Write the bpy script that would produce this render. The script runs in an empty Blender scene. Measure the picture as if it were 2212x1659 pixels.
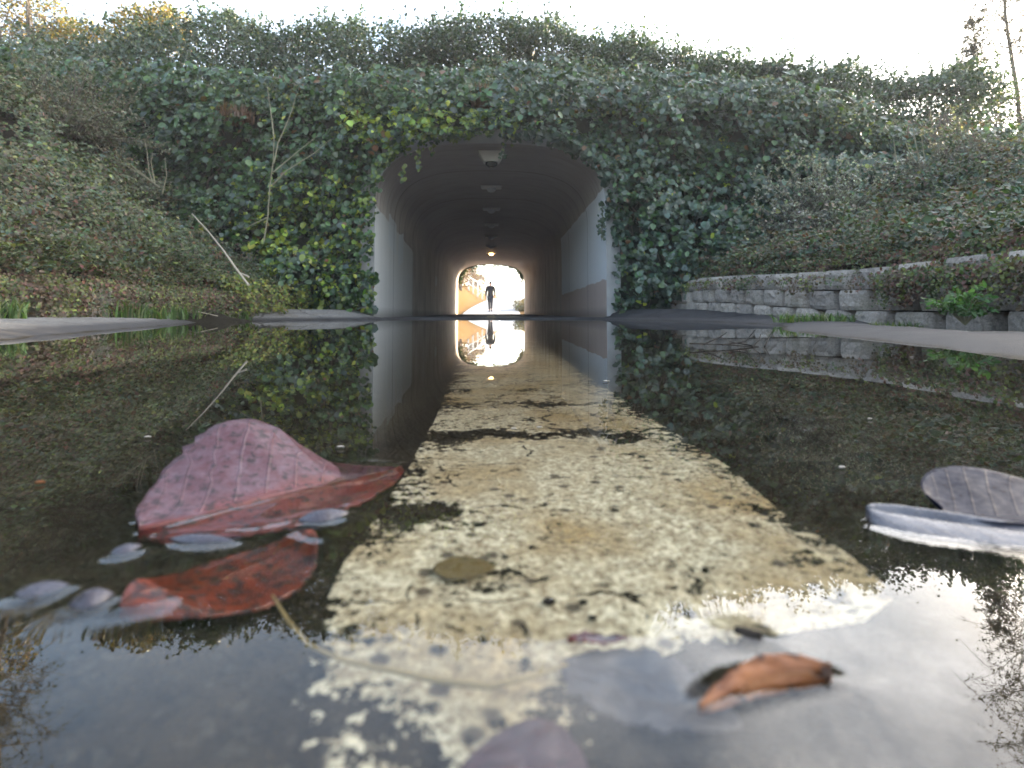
import bpy, bmesh, math, random
import numpy as np
from mathutils import Vector
random.seed(7)
RNG = np.random.default_rng(11)
S = bpy.context.scene
COL = S.collection
R = math.radians

# ------------------------------------------------------------------ camera
CAM_H = 0.075
F = 1250.0            # focal length in units of a 2212 wide frame
PITCH, YAW = R(3.0), R(2.06)
AXIS_Y = 678 - F * math.tan(PITCH)
cam_d = bpy.data.cameras.new('camera')
cam = bpy.data.objects.new('camera', cam_d)
COL.objects.link(cam)
cam.location = (0, 0, CAM_H)
cam.rotation_euler = (math.pi / 2 + PITCH, 0, -YAW)
cam_d.sensor_width = 36
cam_d.lens = 36 * F / 2212
cam_d.shift_y = -(829.5 - AXIS_Y) / 2212
cam_d.clip_start = 0.005
cam_d.clip_end = 5000
cam_d.dof.use_dof = True
cam_d.dof.focus_distance = 0.9
cam_d.dof.aperture_fstop = (cam_d.lens / 1000) / 0.0017
S.camera = cam

fw = np.array([math.sin(YAW) * math.cos(PITCH), math.cos(YAW) * math.cos(PITCH), math.sin(PITCH)])
rt = np.array([math.cos(YAW), -math.sin(YAW), 0])
upv = np.cross(rt, fw)
C0 = np.array([0, 0, CAM_H])
def ray(px, py):
    return fw + rt * (px - 1106) / F + upv * (AXIS_Y - py) / F
def P(px, py, Y):                      # point seen at px,py on the plane y = Y
    d = ray(px, py); return C0 + d * (Y / d[1])
def W(px, py, z=0.0):                  # point seen at px,py on the level z
    d = ray(px, py); return C0 + d * ((z - CAM_H) / d[2])

# ------------------------------------------------------------------ world, sun, exposure
SUN_EL, SUN_AZ = R(13), R(62)          # azimuth measured from +Y towards +X
sun_dir = Vector((math.sin(SUN_AZ) * math.cos(SUN_EL), math.cos(SUN_AZ) * math.cos(SUN_EL), math.sin(SUN_EL)))
world = bpy.data.worlds.new('World'); S.world = world
world.use_nodes = True
nt = world.node_tree; nt.nodes.clear()
def wn(t, **k):
    n = nt.nodes.new(t)
    for a, b in k.items(): setattr(n, a, b)
    return n
out = wn('ShaderNodeOutputWorld'); bg = wn('ShaderNodeBackground')
sky = wn('ShaderNodeTexSky', sky_type='NISHITA')
sky.sun_disc = False; sky.sun_elevation = SUN_EL; sky.sun_rotation = SUN_AZ
sky.air_density = 1.0; sky.dust_density = 2.0; sky.ozone_density = 1.0
tc = wn('ShaderNodeTexCoord')
sep = wn('ShaderNodeSeparateXYZ'); nt.links.new(tc.outputs['Generated'], sep.inputs[0])
def wmath(op, a, b=None):
    n = wn('ShaderNodeMath', operation=op)
    for i, v in enumerate((a, b)):
        if v is None: continue
        if isinstance(v, (int, float)): n.inputs[i].default_value = v
        else: nt.links.new(v, n.inputs[i])
    return n.outputs[0]
zc = wmath('ADD', wmath('MAXIMUM', sep.outputs[2], 0.0), 0.22)
cxn = wmath('DIVIDE', sep.outputs[0], zc); cyn = wmath('DIVIDE', sep.outputs[1], zc)
cmb = wn('ShaderNodeCombineXYZ'); nt.links.new(cxn, cmb.inputs[0]); nt.links.new(cyn, cmb.inputs[1])
cl = wn('ShaderNodeTexNoise'); cl.inputs['Scale'].default_value = 2.6; cl.inputs['Detail'].default_value = 7; cl.inputs['Roughness'].default_value = 0.6
nt.links.new(cmb.outputs[0], cl.inputs['Vector'])
ramp = wn('ShaderNodeValToRGB'); ramp.color_ramp.elements[0].position = 0.40; ramp.color_ramp.elements[1].position = 0.66
nt.links.new(cl.outputs['Fac'], ramp.inputs[0])
dotn = wn('ShaderNodeVectorMath', operation='DOT_PRODUCT'); nt.links.new(tc.outputs['Generated'], dotn.inputs[0])
dotn.inputs[1].default_value = sun_dir
glow = wmath('POWER', wmath('MAXIMUM', wmath('ADD', wmath('MULTIPLY', dotn.outputs['Value'], 0.5), 0.5), 0.0), 5.0)
cb = wmath('ADD', wmath('MULTIPLY', glow, 14.0), 2.4)
cc = wn('ShaderNodeVectorMath', operation='SCALE'); cc.inputs[0].default_value = (1.0, 0.97, 0.95); nt.links.new(cb, cc.inputs['Scale'])
sunw = wmath('MINIMUM', wmath('ADD', wmath('MULTIPLY', glow, 1.6), 0.38), 1.0)
fac = wmath('ADD', wmath('MULTIPLY', wmath('MULTIPLY', ramp.outputs[0], 0.68), sunw), 0.05)
mx = wn('ShaderNodeMix', data_type='RGBA')
nt.links.new(fac, mx.inputs['Factor']); nt.links.new(sky.outputs[0], mx.inputs['A']); nt.links.new(cc.outputs[0], mx.inputs['B'])
nt.links.new(mx.outputs['Result'], bg.inputs[0]); bg.inputs[1].default_value = 0.12
nt.links.new(bg.outputs[0], out.inputs[0])

sl = bpy.data.lights.new('sun', 'SUN'); sl.energy = 3.5; sl.angle = R(0.5); sl.color = (1.0, 0.83, 0.6)
so = bpy.data.objects.new('sun', sl); COL.objects.link(so)
so.rotation_euler = (-sun_dir).to_track_quat('-Z', 'Y').to_euler()
so.location = (20, 12, 20)
S.view_settings.view_transform = 'Standard'; S.view_settings.look = 'None'
S.view_settings.gamma = 1; S.view_settings.exposure = 3.2

# ------------------------------------------------------------------ helpers
def tag(o, label=None, cat=None, group=None, kind=None):
    if label: o['label'] = label
    if cat: o['category'] = cat
    if group: o['group'] = group
    if kind: o['kind'] = kind
    return o
def empty(name, loc, label, cat, group=None):
    o = bpy.data.objects.new(name, None); COL.objects.link(o); o.location = tuple(float(v) for v in loc); o.empty_display_size = 0.1
    return tag(o, label, cat, group)
def link_mesh(name, me, mat, parent=None, smooth=False):
    o = bpy.data.objects.new(name, me); COL.objects.link(o)
    if mat: me.materials.append(mat)
    if parent:
        o.parent = parent
        o.location = tuple(-v for v in parent.location)   # geometry is written in world space
    if smooth: me.polygons.foreach_set('use_smooth', np.ones(len(me.polygons), bool))
    return o
def np_mesh(name, V, Q, smooth=False):                    # V (n,3), Q (m,k) with one face size
    me = bpy.data.meshes.new(name)
    V = np.asarray(V, np.float32); Q = np.asarray(Q, np.int32)
    k = Q.shape[1]
    me.vertices.add(len(V)); me.vertices.foreach_set('co', V.ravel())
    me.loops.add(Q.size); me.loops.foreach_set('vertex_index', Q.ravel())
    me.polygons.add(len(Q)); me.polygons.foreach_set('loop_start', np.arange(len(Q), dtype=np.int32) * k)
    me.polygons.foreach_set('loop_total', np.full(len(Q), k, np.int32))
    me.update(calc_edges=True); me.validate()
    if smooth: me.polygons.foreach_set('use_smooth', np.ones(len(me.polygons), bool))
    return me
def grid_mesh(name, X, Y, Z, smooth=True):
    n, m = X.shape
    V = np.stack([X, Y, Z], -1).reshape(-1, 3)
    i = np.arange(n * m).reshape(n, m)
    Q = np.stack([i[:-1, :-1], i[:-1, 1:], i[1:, 1:], i[1:, :-1]], -1).reshape(-1, 4)
    me = np_mesh(name, V, Q, smooth)
    # keep normals up for height fields
    if me.polygons and me.polygons[len(me.polygons)//2].normal.z < 0: me.flip_normals()
    return me
class MB:
    def __init__(s): s.v = []; s.f = []
    def add(s, vs, fs):
        o = len(s.v); s.v += [tuple(map(float, v)) for v in vs]; s.f += [tuple(i + o for i in f) for f in fs]
    def box(s, a, b):
        (x0, y0, z0), (x1, y1, z1) = a, b
        s.add([(x0,y0,z0),(x1,y0,z0),(x1,y1,z0),(x0,y1,z0),(x0,y0,z1),(x1,y0,z1),(x1,y1,z1),(x0,y1,z1)],
              [(3,2,1,0),(4,5,6,7),(0,1,5,4),(1,2,6,5),(2,3,7,6),(3,0,4,7)])
    def tube(s, pts, rad, n=5):
        pts = [Vector(tuple(map(float, p))) for p in pts]
        if not hasattr(rad, '__len__'): rad = [rad] * len(pts)
        vs = []; fs = []
        for i, p in enumerate(pts):
            t = (pts[min(i + 1, len(pts) - 1)] - pts[max(i - 1, 0)]).normalized()
            a = t.cross(Vector((0.31, 0.17, 0.93)) if abs(t.z) < 0.9 else Vector((1, 0.1, 0))).normalized(); b = t.cross(a)
            for k in range(n):
                g = 2 * math.pi * k / n
                vs.append(p + (a * math.cos(g) + b * math.sin(g)) * rad[i])
        for i in range(len(pts) - 1):
            for k in range(n):
                fs.append((i*n+k, i*n+(k+1) % n, (i+1)*n+(k+1) % n, (i+1)*n+k))
        fs.append(tuple(range(n - 1, -1, -1))); fs.append(tuple((len(pts) - 1) * n + k for k in range(n)))
        s.add(vs, fs)
    def lathe(s, prof, c, n=16):
        vs = []; fs = []
        for r, z in prof:
            for k in range(n):
                g = 2 * math.pi * k / n
                vs.append((c[0] + r * math.cos(g), c[1] + r * math.sin(g), c[2] + z))
        for i in range(len(prof) - 1):
            for k in range(n): fs.append((i*n+k, i*n+(k+1) % n, (i+1)*n+(k+1) % n, (i+1)*n+k))
        fs.append(tuple(range(n - 1, -1, -1))); fs.append(tuple((len(prof) - 1) * n + k for k in range(n)))
        s.add(vs, fs)
    def build(s, name, mat, parent=None, smooth=False):
        me = bpy.data.meshes.new(name); me.from_pydata(s.v, [], s.f); me.update()
        return link_mesh(name, me, mat, parent, smooth)

def _h(ix, iy, iz, seed):
    n = (ix * 374761393 + iy * 668265263 + iz * 2147483647 + seed * 1274126177) & 0xFFFFFFFF
    n = ((n ^ (n >> 13)) * 1274126177) & 0xFFFFFFFF
    n = ((n ^ (n >> 16)) * 2246822519) & 0xFFFFFFFF
    return ((n ^ (n >> 15)) & 0xFFFFFF) / float(0xFFFFFF)
def vnoise(x, y, z=0.0, seed=0):
    x, y, z = np.broadcast_arrays(np.asarray(x, float), np.asarray(y, float), np.asarray(z, float))
    xi, yi, zi = np.floor(x).astype(np.int64), np.floor(y).astype(np.int64), np.floor(z).astype(np.int64)
    fx, fy, fz = x - xi, y - yi, z - zi
    fx, fy, fz = fx*fx*(3-2*fx), fy*fy*(3-2*fy), fz*fz*(3-2*fz)
    r = 0
    for a in (0, 1):
        for b in (0, 1):
            for c in (0, 1):
                r = r + _h(xi+a, yi+b, zi+c, seed) * (fx if a else 1-fx) * (fy if b else 1-fy) * (fz if c else 1-fz)
    return r
def fbm(x, y, z=0.0, seed=0, o=4):
    r = 0; a = 0.5; t = 0
    for k in range(o):
        r = r + a * vnoise(np.asarray(x)*2**k, np.asarray(y)*2**k, np.asarray(z)*2**k, seed + k); t += a; a *= 0.5
    return r / t
def sstep(a, b, x):
    t = np.clip((np.asarray(x, float) - a) / (b - a), 0, 1); return t*t*(3-2*t)

# ------------------------------------------------------------------ materials
class Mat:
    def __init__(s, name):
        s.m = bpy.data.materials.new(name); s.m.use_nodes = True
        s.t = s.m.node_tree; s.b = s.t.nodes['Principled BSDF']; s.o = s.t.nodes['Material Output']
    def n(s, t, **k):
        n = s.t.nodes.new(t)
        for a, b in k.items(): setattr(n, a, b)
        return n
    def l(s, a, b): s.t.links.new(a, b)
    def val(s, sock, v):
        if isinstance(v, (int, float)): sock.default_value = v
        elif isinstance(v, tuple): sock.default_value = v if len(v) == len(sock.default_value) else (*v, 1)
        else: s.l(v, sock)
    def coord(s, kind='Object'):
        return s.n('ShaderNodeTexCoord').outputs[kind]
    def noise(s, scale, detail=4, rough=0.55, vec=None, dist=0):
        n = s.n('ShaderNodeTexNoise'); n.inputs['Scale'].default_value = scale; n.inputs['Detail'].default_value = detail
        n.inputs['Roughness'].default_value = rough; n.inputs['Distortion'].default_value = dist
        s.l(vec if vec is not None else s.coord(), n.inputs['Vector']); return n.outputs['Fac']
    def voro(s, scale, vec=None, feature='F1', out='Distance'):
        n = s.n('ShaderNodeTexVoronoi', feature=feature); n.inputs['Scale'].default_value = scale
        s.l(vec if vec is not None else s.coord(), n.inputs['Vector']); return n.outputs[out]
    def ramp(s, f, *stops):
        n = s.n('ShaderNodeValToRGB'); e = n.color_ramp.elements
        while len(e) < len(stops): e.new(0.5)
        for el, (p, c) in zip(e, stops):
            el.position = p; el.color = (*c, 1) if not isinstance(c, (int, float)) else (c, c, c, 1)
        s.l(f, n.inputs[0]); return n.outputs[0]
    def mix(s, f, a, b, mode='MIX'):
        n = s.n('ShaderNodeMix', data_type='RGBA', blend_type=mode)
        s.val(n.inputs['Factor'], f); s.val(n.inputs['A'], a); s.val(n.inputs['B'], b); return n.outputs['Result']
    def math(s, op, a, b=0.0, clamp=False):
        n = s.n('ShaderNodeMath', operation=op, use_clamp=clamp); s.val(n.inputs[0], a); s.val(n.inputs[1], b); return n.outputs[0]
    def bump(s, h, strength=0.5, dist=0.01):
        n = s.n('ShaderNodeBump'); n.inputs['Strength'].default_value = strength; n.inputs['Distance'].default_value = dist
        s.l(h, n.inputs['Height']); s.l(n.outputs[0], s.b.inputs['Normal'])
    def set(s, color=None, rough=None, spec=None, metal=None):
        if color is not None: s.val(s.b.inputs['Base Color'], color)
        if rough is not None: s.val(s.b.inputs['Roughness'], rough)
        if spec is not None: s.val(s.b.inputs['Specular IOR Level'], spec)
        if metal is not None: s.val(s.b.inputs['Metallic'], metal)
        return s

def plain(name, c, rough=0.6, var=0.25, scale=8.0, bump=0.0, spec=0.4):
    k = Mat(name); f = k.noise(scale, 5)
    k.set(k.mix(f, tuple(v*(1-var) for v in c), tuple(min(1, v*(1+var)) for v in c)), rough, spec)
    if bump: k.bump(f, bump, 0.01)
    return k.m

def foliage_mat(name, rough=0.42, transl=0.25, spec=0.5):
    k = Mat(name)
    a = k.n('ShaderNodeAttribute', attribute_name='leaf_color').outputs['Color']
    k.set(a, rough, spec)
    tr = k.n('ShaderNodeBsdfTranslucent'); k.l(k.mix(1.0, a, (1.5, 1.7, 0.6), 'MULTIPLY'), tr.inputs[0])
    ms = k.n('ShaderNodeMixShader'); ms.inputs[0].default_value = transl
    k.l(k.b.outputs[0], ms.inputs[1]); k.l(tr.outputs[0], ms.inputs[2]); k.l(ms.outputs[0], k.o.inputs[0])
    return k.m
M_LEAF = foliage_mat('glossy_leaf', 0.36, 0.2, 0.55)
M_SMALL = foliage_mat('small_leaf', 0.55, 0.22, 0.35)
M_GRASS = foliage_mat('grass_blade', 0.5, 0.35, 0.4)

# asphalt with wet and dry zones, wetness follows the height above the water
def asphalt():
    k = Mat('asphalt'); co = k.coord()
    big = k.noise(2.2, 5, 0.6, co); mid = k.noise(38, 6, 0.7, co); fine = k.noise(260, 3, 0.7, co)
    grain = k.voro(420, co, out='Color'); gs2 = k.n('ShaderNodeSeparateColor'); k.l(k.voro(120, co, out='Color'), gs2.inputs[0])
    gsep = k.n('ShaderNodeSeparateColor'); k.l(grain, gsep.inputs[0])
    dry = k.ramp(k.math('ADD', k.math('MULTIPLY', gsep.outputs[0], .5), k.math('MULTIPLY', gs2.outputs[0], .5)), (0.1, (0.045, 0.044, 0.043)), (0.5, (0.10, 0.098, 0.096)), (0.9, (0.22, 0.215, 0.205)))
    dry = k.mix(k.math('MULTIPLY', big, 0.5), dry, (0.13, 0.127, 0.122))
    dry = k.mix(k.ramp(k.noise(55, 5, .75, co), (.38, .75), (.60, 0.)), dry, (.075, .072, .066))
    dry = k.mix(k.ramp(k.noise(4.5, 6, .7, co), (.52, 0.), (.68, .7)), dry, (.085, .075, .06))
    ckd = k.voro(1.1, k.mix(.12, co, k.n('ShaderNodeTexNoise').outputs['Color']), 'DISTANCE_TO_EDGE')
    dry = k.mix(k.ramp(ckd, (.006, .85), (.014, 0.)), dry, (.035, .032, .028))
    wet = k.ramp(mid, (0.34, (0.013, 0.010, 0.006)), (0.52, (0.031, 0.024, 0.014)), (0.72, (0.060, 0.047, 0.029)))
    wet = k.mix(k.ramp(gsep.outputs[1], (0.86, 0.0), (0.98, 0.5)), wet, (0.08, 0.07, 0.05))
    wet = k.mix(k.ramp(fine, (0.35, 0.0), (0.7, 0.5)), wet, (0.02, 0.016, 0.011))
    sxx = k.n('ShaderNodeSeparateXYZ'); k.l(co, sxx.inputs[0])      # pale concrete strip on the left, dark asphalt slab on the right, darkened further to offset sky glow
    dry = k.mix(k.ramp(k.math('ADD', k.math('MULTIPLY', sxx.outputs[0], .5), .5), (.45, 0.), (.55, 1.)), k.mix(1.0, dry, (1.75, 1.7, 1.62), 'MULTIPLY'), k.mix(1.0, dry, (.5, .5, .52), 'MULTIPLY'))
    z = k.n('ShaderNodeSeparateXYZ'); k.l(k.n('ShaderNodeNewGeometry').outputs['Position'], z.inputs[0])
    zz = k.math('ADD', z.outputs[2], k.math('MULTIPLY', k.math('SUBTRACT', k.noise(5, 4, 0.6, co), 0.5), 0.016))
    w = k.ramp(zz, (0.020, 0.0), (0.032, 0.65), (0.050, 1.0))
    damp = k.mix(0.6, wet, (0.085, 0.083, 0.086))
    wetmix = k.mix(k.ramp(zz, (0.0, 0.0), (0.004, 1.0)), wet, damp)
    k.set(k.mix(w, wetmix, dry), k.mix(w, (0.45,)*3, (0.95,)*3), 0.02)
    h = k.math('ADD', k.math('MULTIPLY', k.voro(380, co), 1.0), k.math('MULTIPLY', mid, 0.8))
    k.bump(h, 0.7, 0.0018)
    return k.m
M_ASPH = asphalt()

def paint():
    k = Mat('worn_road_paint'); uv = k.coord('UV'); co = k.coord()
    s = k.n('ShaderNodeSeparateXYZ'); k.l(uv, s.inputs[0])
    u = s.outputs[0]; v = s.outputs[1]
    # distance from the edge of the stripe, 0 at an edge, 1 at the middle
    e = k.math('SUBTRACT', 1.0, k.math('ABSOLUTE', k.math('SUBTRACT', k.math('MULTIPLY', u, 2.0), 1.0)))
    n1 = k.noise(30, 7, 0.78, co, 0.6); n2 = k.noise(190, 4, 0.75, co); n3 = k.noise(480, 3, 0.7, co)
    keep = k.math('ADD', k.math('MULTIPLY', k.math('MINIMUM', k.math('MULTIPLY', e, 3.2), 1.0), 0.30), 0.42)
    keep = k.math('ADD', keep, k.math('MULTIPLY', k.math('SUBTRACT', n1, 0.5), 2.1))
    keep = k.math('ADD', keep, k.math('MULTIPLY', k.math('SUBTRACT', n2, 0.5), 1.55))
    wear = k.n('ShaderNodeAttribute', attribute_name='wear').outputs['Fac']
    keep = k.math('SUBTRACT', keep, wear)
    a = k.ramp(keep, (0.40, 0.0), (0.47, 1.0))
    wig = k.math('MULTIPLY', k.math('SUBTRACT', k.noise(22, 4, .6, co), .5), .035)
    def seam(axis, pitch, off, width, msk):
        sx = k.n('ShaderNodeSeparateXYZ'); k.l(co, sx.inputs[0])
        f = k.math('ABSOLUTE', k.math('SUBTRACT', k.math('FRACT', k.math('DIVIDE', k.math('ADD', k.math('ADD', sx.outputs[axis], wig), off), pitch)), .5))
        wv = k.math('MULTIPLY', k.noise(60, 3, .6, co), width / pitch)
        m = k.n('ShaderNodeMath', operation='LESS_THAN'); k.l(f, m.inputs[0]); k.l(wv, m.inputs[1])
        return k.math('MULTIPLY', m.outputs[0], k.ramp(k.noise(msk, 3, .6, co), (.55, 0.), (.60, 1.)))
    sm = k.math('MAXIMUM', seam(1, .071, .013, .0013, 31), k.math('MAXIMUM', seam(0, .043, .0, .0010, 24), seam(1, .037, .0, .0009, 41)))
    a2 = k.math('MULTIPLY', a, k.math('SUBTRACT', 1.0, sm))
    stain = k.ramp(k.noise(13, 5, 0.62, co), (0.45, 0.0), (0.64, 1.0))
    c = k.mix(stain, (0.75, 0.67, 0.46), (0.42, 0.28, 0.11))
    silt = k.n('ShaderNodeMapRange'); silt.inputs['From Min'].default_value = .26; silt.inputs['From Max'].default_value = .50; k.l(v, silt.inputs['Value'])
    c = k.mix(k.math('MULTIPLY', silt.outputs[0], k.ramp(n1, (.30, .85), (.75, .35))), c, (.26, .175, .07))
    c = k.mix(k.ramp(n2, (0.46, 0.55), (0.60, 0.0)), c, (0.24, 0.18, 0.09))
    c = k.mix(k.ramp(n3, (.38, .85), (.54, 0.)), c, (.17, .12, .06))
    c = k.mix(k.ramp(k.voro(75, co), (0.13, 0.9), (0.24, 0.0)), c, (0.05, 0.035, 0.02))
    k.set(c, 0.6, 0.3)
    k.bump(k.math('ADD', n2, n1), 0.5, 0.002)
    tr = k.n('ShaderNodeBsdfTransparent'); ms = k.n('ShaderNodeMixShader')
    k.l(a2, ms.inputs[0]); k.l(tr.outputs[0], ms.inputs[1]); k.l(k.b.outputs[0], ms.inputs[2]); k.l(ms.outputs[0], k.o.inputs[0])
    return k.m
M_PAINT = paint()

def water():
    k = Mat('puddle_water')
    k.set((0.97, 0.985, 0.97), 0.0)
    k.b.inputs['Transmission Weight'].default_value = 1.0; k.b.inputs['IOR'].default_value = 1.333
    return k.m
M_WATER = water()

def concrete_tunnel():
    k = Mat('tunnel_concrete'); co = k.coord()
    s = k.n('ShaderNodeSeparateXYZ'); k.l(co, s.inputs[0])
    x, y, z = s.outputs
    mp = k.n('ShaderNodeMapping'); mp.inputs['Scale'].default_value = (1, 5.0, 0.35); k.l(co, mp.inputs[0])
    streak = k.noise(1.6, 6, 0.65, mp.outputs[0]); blot = k.noise(1.1, 6, 0.6, co); fine = k.noise(40, 4, 0.6, co)
    base = k.ramp(blot, (0.3, (0.42, 0.36, 0.31)), (0.55, (0.54, 0.475, 0.41)), (0.75, (0.62, 0.56, 0.50)))
    base = k.mix(k.ramp(streak, (0.46, 0.0), (0.66, 0.55)), base, (0.20, 0.15, 0.115))
    # vault concrete darker above the springing
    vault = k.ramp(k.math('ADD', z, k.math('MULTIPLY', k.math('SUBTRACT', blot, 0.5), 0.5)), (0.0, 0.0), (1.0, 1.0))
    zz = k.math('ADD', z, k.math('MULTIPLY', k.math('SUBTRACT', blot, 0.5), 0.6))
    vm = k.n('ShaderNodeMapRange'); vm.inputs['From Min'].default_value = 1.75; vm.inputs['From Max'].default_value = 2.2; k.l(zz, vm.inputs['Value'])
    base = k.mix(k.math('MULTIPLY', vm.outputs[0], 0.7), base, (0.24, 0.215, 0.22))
    # grey paint-over patches hiding graffiti
    def patch(side, y0, y1, z0, z1, slope, col, amt):
        nonlocal base
        wob = k.math('MULTIPLY', k.math('SUBTRACT', k.noise(3.0, 3, 0.5, co), 0.5), 0.10)
        def gate(v, a, b):
            m1 = k.n('ShaderNodeMath', operation='GREATER_THAN'); k.l(v, m1.inputs[0]); m1.inputs[1].default_value = a
            m2 = k.n('ShaderNodeMath', operation='LESS_THAN'); k.l(v, m2.inputs[0]); m2.inputs[1].default_value = b
            return k.math('MULTIPLY', m1.outputs[0], m2.outputs[0])
        zt = k.math('ADD', k.math('ADD', z, wob), k.math('MULTIPLY', k.math('SUBTRACT', y, y0), slope))
        g = k.math('MULTIPLY', gate(k.math('ADD', y, wob), y0, y1), gate(zt, z0, z1))
        sd = k.n('ShaderNodeMath', operation='GREATER_THAN'); k.l(k.math('MULTIPLY', x, side), sd.inputs[0]); sd.inputs[1].default_value = 0.2
        g = k.math('MULTIPLY', k.math('MULTIPLY', g, sd.outputs[0]), amt)
        base = k.mix(g, base, k.mix(k.math('MULTIPLY', streak, 0.5), col, tuple(c*0.75 for c in col)))
    patch(1, 8.0, 13.9, 0.60, 1.95, 0.012, (0.74, 0.76, 0.78), 0.95)
    patch(1, 8.0, 14.0, -0.2, 0.60, 0.012, (0.52, 0.41, 0.36), 0.85)
    patch(-1, 8.0, 12.6, -0.2, 1.7, 0.06, (0.72, 0.71, 0.67), 0.9)
    patch(-1, 10.6, 11.2, 0.95, 1.5, -0.2, (0.7, 0.71, 0.70), 0.9)
    patch(-1, 9.6, 10.4, 1.2, 1.75, 0.1, (0.68, 0.69, 0.68), 0.8)
    patch(-1, 17.6, 18.2, 0.95, 1.22, 0.0, (0.6, 0.6, 0.58), 0.9)
    # form-work joints every 2.44 m
    fr = k.math('ABSOLUTE', k.math('SUBTRACT', k.math('FRACT', k.math('DIVIDE', k.math('SUBTRACT', y, 8.9), 2.44)), 0.5))
    jm = k.n('ShaderNodeMath', operation='LESS_THAN'); k.l(fr, jm.inputs[0]); jm.inputs[1].default_value = 0.006
    base = k.mix(k.math('MULTIPLY', jm.outputs[0], 0.7), base, (0.06, 0.05, 0.045))
    # damp tide mark along the foot of the walls
    dm = k.n('ShaderNodeMapRange'); dm.inputs['From Min'].default_value = 0.02; dm.inputs['From Max'].default_value = 0.16; k.l(k.math('SUBTRACT', z, k.math('MULTIPLY', fine, 0.06)), dm.inputs['Value'])
    base = k.mix(k.math('MULTIPLY', k.math('SUBTRACT', 1.0, dm.outputs[0]), 0.55), base, (0.09, 0.075, 0.06))
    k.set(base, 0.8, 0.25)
    k.bump(k.math('ADD', fine, k.math('MULTIPLY', streak, 0.6)), 0.25, 0.01)
    return k.m
M_TUN = concrete_tunnel()

def block_mat():
    k = Mat('split_face_block'); co = k.coord()
    n = k.noise(3.1, 5, 0.6, co); f = k.noise(55, 6, 0.75, co); sp = k.noise(16, 5, 0.7, co)
    c = k.ramp(f, (0.3, (0.21, 0.185, 0.165)), (0.5, (0.38, 0.345, 0.31)), (0.72, (0.52, 0.48, 0.44)))
    at = k.n('ShaderNodeAttribute', attribute_name='tone').outputs['Fac']
    c = k.mix(1.0, c, k.ramp(at, (0, (0.72, 0.70, 0.68)), (1, (1.12, 1.08, 1.02))), 'MULTIPLY')
    c = k.mix(k.ramp(sp, (0.56, 0.0), (0.66, 0.7)), c, (0.09, 0.082, 0.07))
    c = k.mix(k.ramp(n, (0.52, 0.0), (0.72, 0.35)), c, (0.12, 0.13, 0.07))
    k.set(c, 0.9, 0.2); k.bump(k.math('ADD', f, sp), 0.8, 0.012)
    return k.m
M_BLOCK = block_mat()
def soil_mat(name, a, b):
    k = Mat(name); co = k.coord(); n = k.noise(6, 7, 0.7, co); f = k.noise(70, 5, 0.7, co)
    k.set(k.mix(f, k.mix(n, a, b), tuple(v*0.4 for v in a)), 0.95, 0.1); k.bump(k.math('ADD', n, f), 0.9, 0.03)
    return k.m
M_SOIL = soil_mat('leaf_mould_soil', (0.030, 0.026, 0.016), (0.055, 0.043, 0.028))
M_DRYGRASS = soil_mat('dry_autumn_grass', (0.20, 0.105, 0.025), (0.13, 0.085, 0.025))
M_BARK = plain('grey_brown_bark', (0.13, 0.105, 0.08), 0.85, 0.35, 20, 0.4, 0.2)
M_PALEBARK = plain('pale_dry_bark', (0.33, 0.28, 0.21), 0.8, 0.3, 25, 0.3, 0.25)
M_DARKTWIG = plain('wet_dark_twig', (0.030, 0.024, 0.019), 0.8, 0.3, 60, 0.2, 0.1)
M_FARPATH = plain('pale_sunlit_asphalt', (0.30, 0.30, 0.31), 0.85, 0.12, 3)
M_WHITE = plain('white_painted_wood', (0.78, 0.78, 0.76), 0.5, 0.05, 6)
M_METAL = plain('grey_galvanised_metal', (0.28, 0.29, 0.30), 0.45, 0.1, 12, 0, 0.5)

# ------------------------------------------------------------------ leaves
TPL = np.array([(0, 0, 0), (.42, .28, .06), (.36, .68, .05), (0, 1, -.08), (-.36, .68, .05), (-.42, .28, .06)])
def leaves(name, pos, nrm, size, color, mat, parent=None, width=1.0, droop=0.6, seed=1, tpl=TPL, tipdir=None):
    rng = np.random.default_rng(seed); N = len(pos)
    nrm = nrm / np.linalg.norm(nrm, axis=1, keepdims=True)
    t = rng.normal(size=(N, 3)); t[:, 2] -= droop * 2
    if tipdir is not None: t = tipdir + rng.normal(size=(N, 3)) * 0.35
    t -= nrm * (t * nrm).sum(1, keepdims=True)
    t /= np.linalg.norm(t, axis=1, keepdims=True) + 1e-9
    s = np.cross(t, nrm)
    wd = width * rng.uniform(0.8, 1.2, N)
    V = (pos[:, None, :] + (tpl[None, :, 0, None] * (s * wd[:, None])[:, None, :] + (tpl[None, :, 1, None] - 0.5) * t[:, None, :]
         + tpl[None, :, 2, None] * nrm[:, None, :]) * size[:, None, None])
    k = len(tpl); b = (np.arange(N) * k)[:, None]
    Q = np.concatenate([b + np.array([[0, 1, 2, 3]]), b + np.array([[0, 3, 4, 5]])], 1).reshape(-1, 4)
    me = np_mesh(name, V.reshape(-1, 3), Q)
    at = me.attributes.new('leaf_color', 'FLOAT_COLOR', 'FACE')
    c4 = np.concatenate([np.clip(color, 0.002, 1), np.ones((N, 1))], 1)
    at.data.foreach_set('color', np.repeat(c4, 2, 0).astype(np.float32).ravel())
    return link_mesh(name, me, mat, parent)
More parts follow.
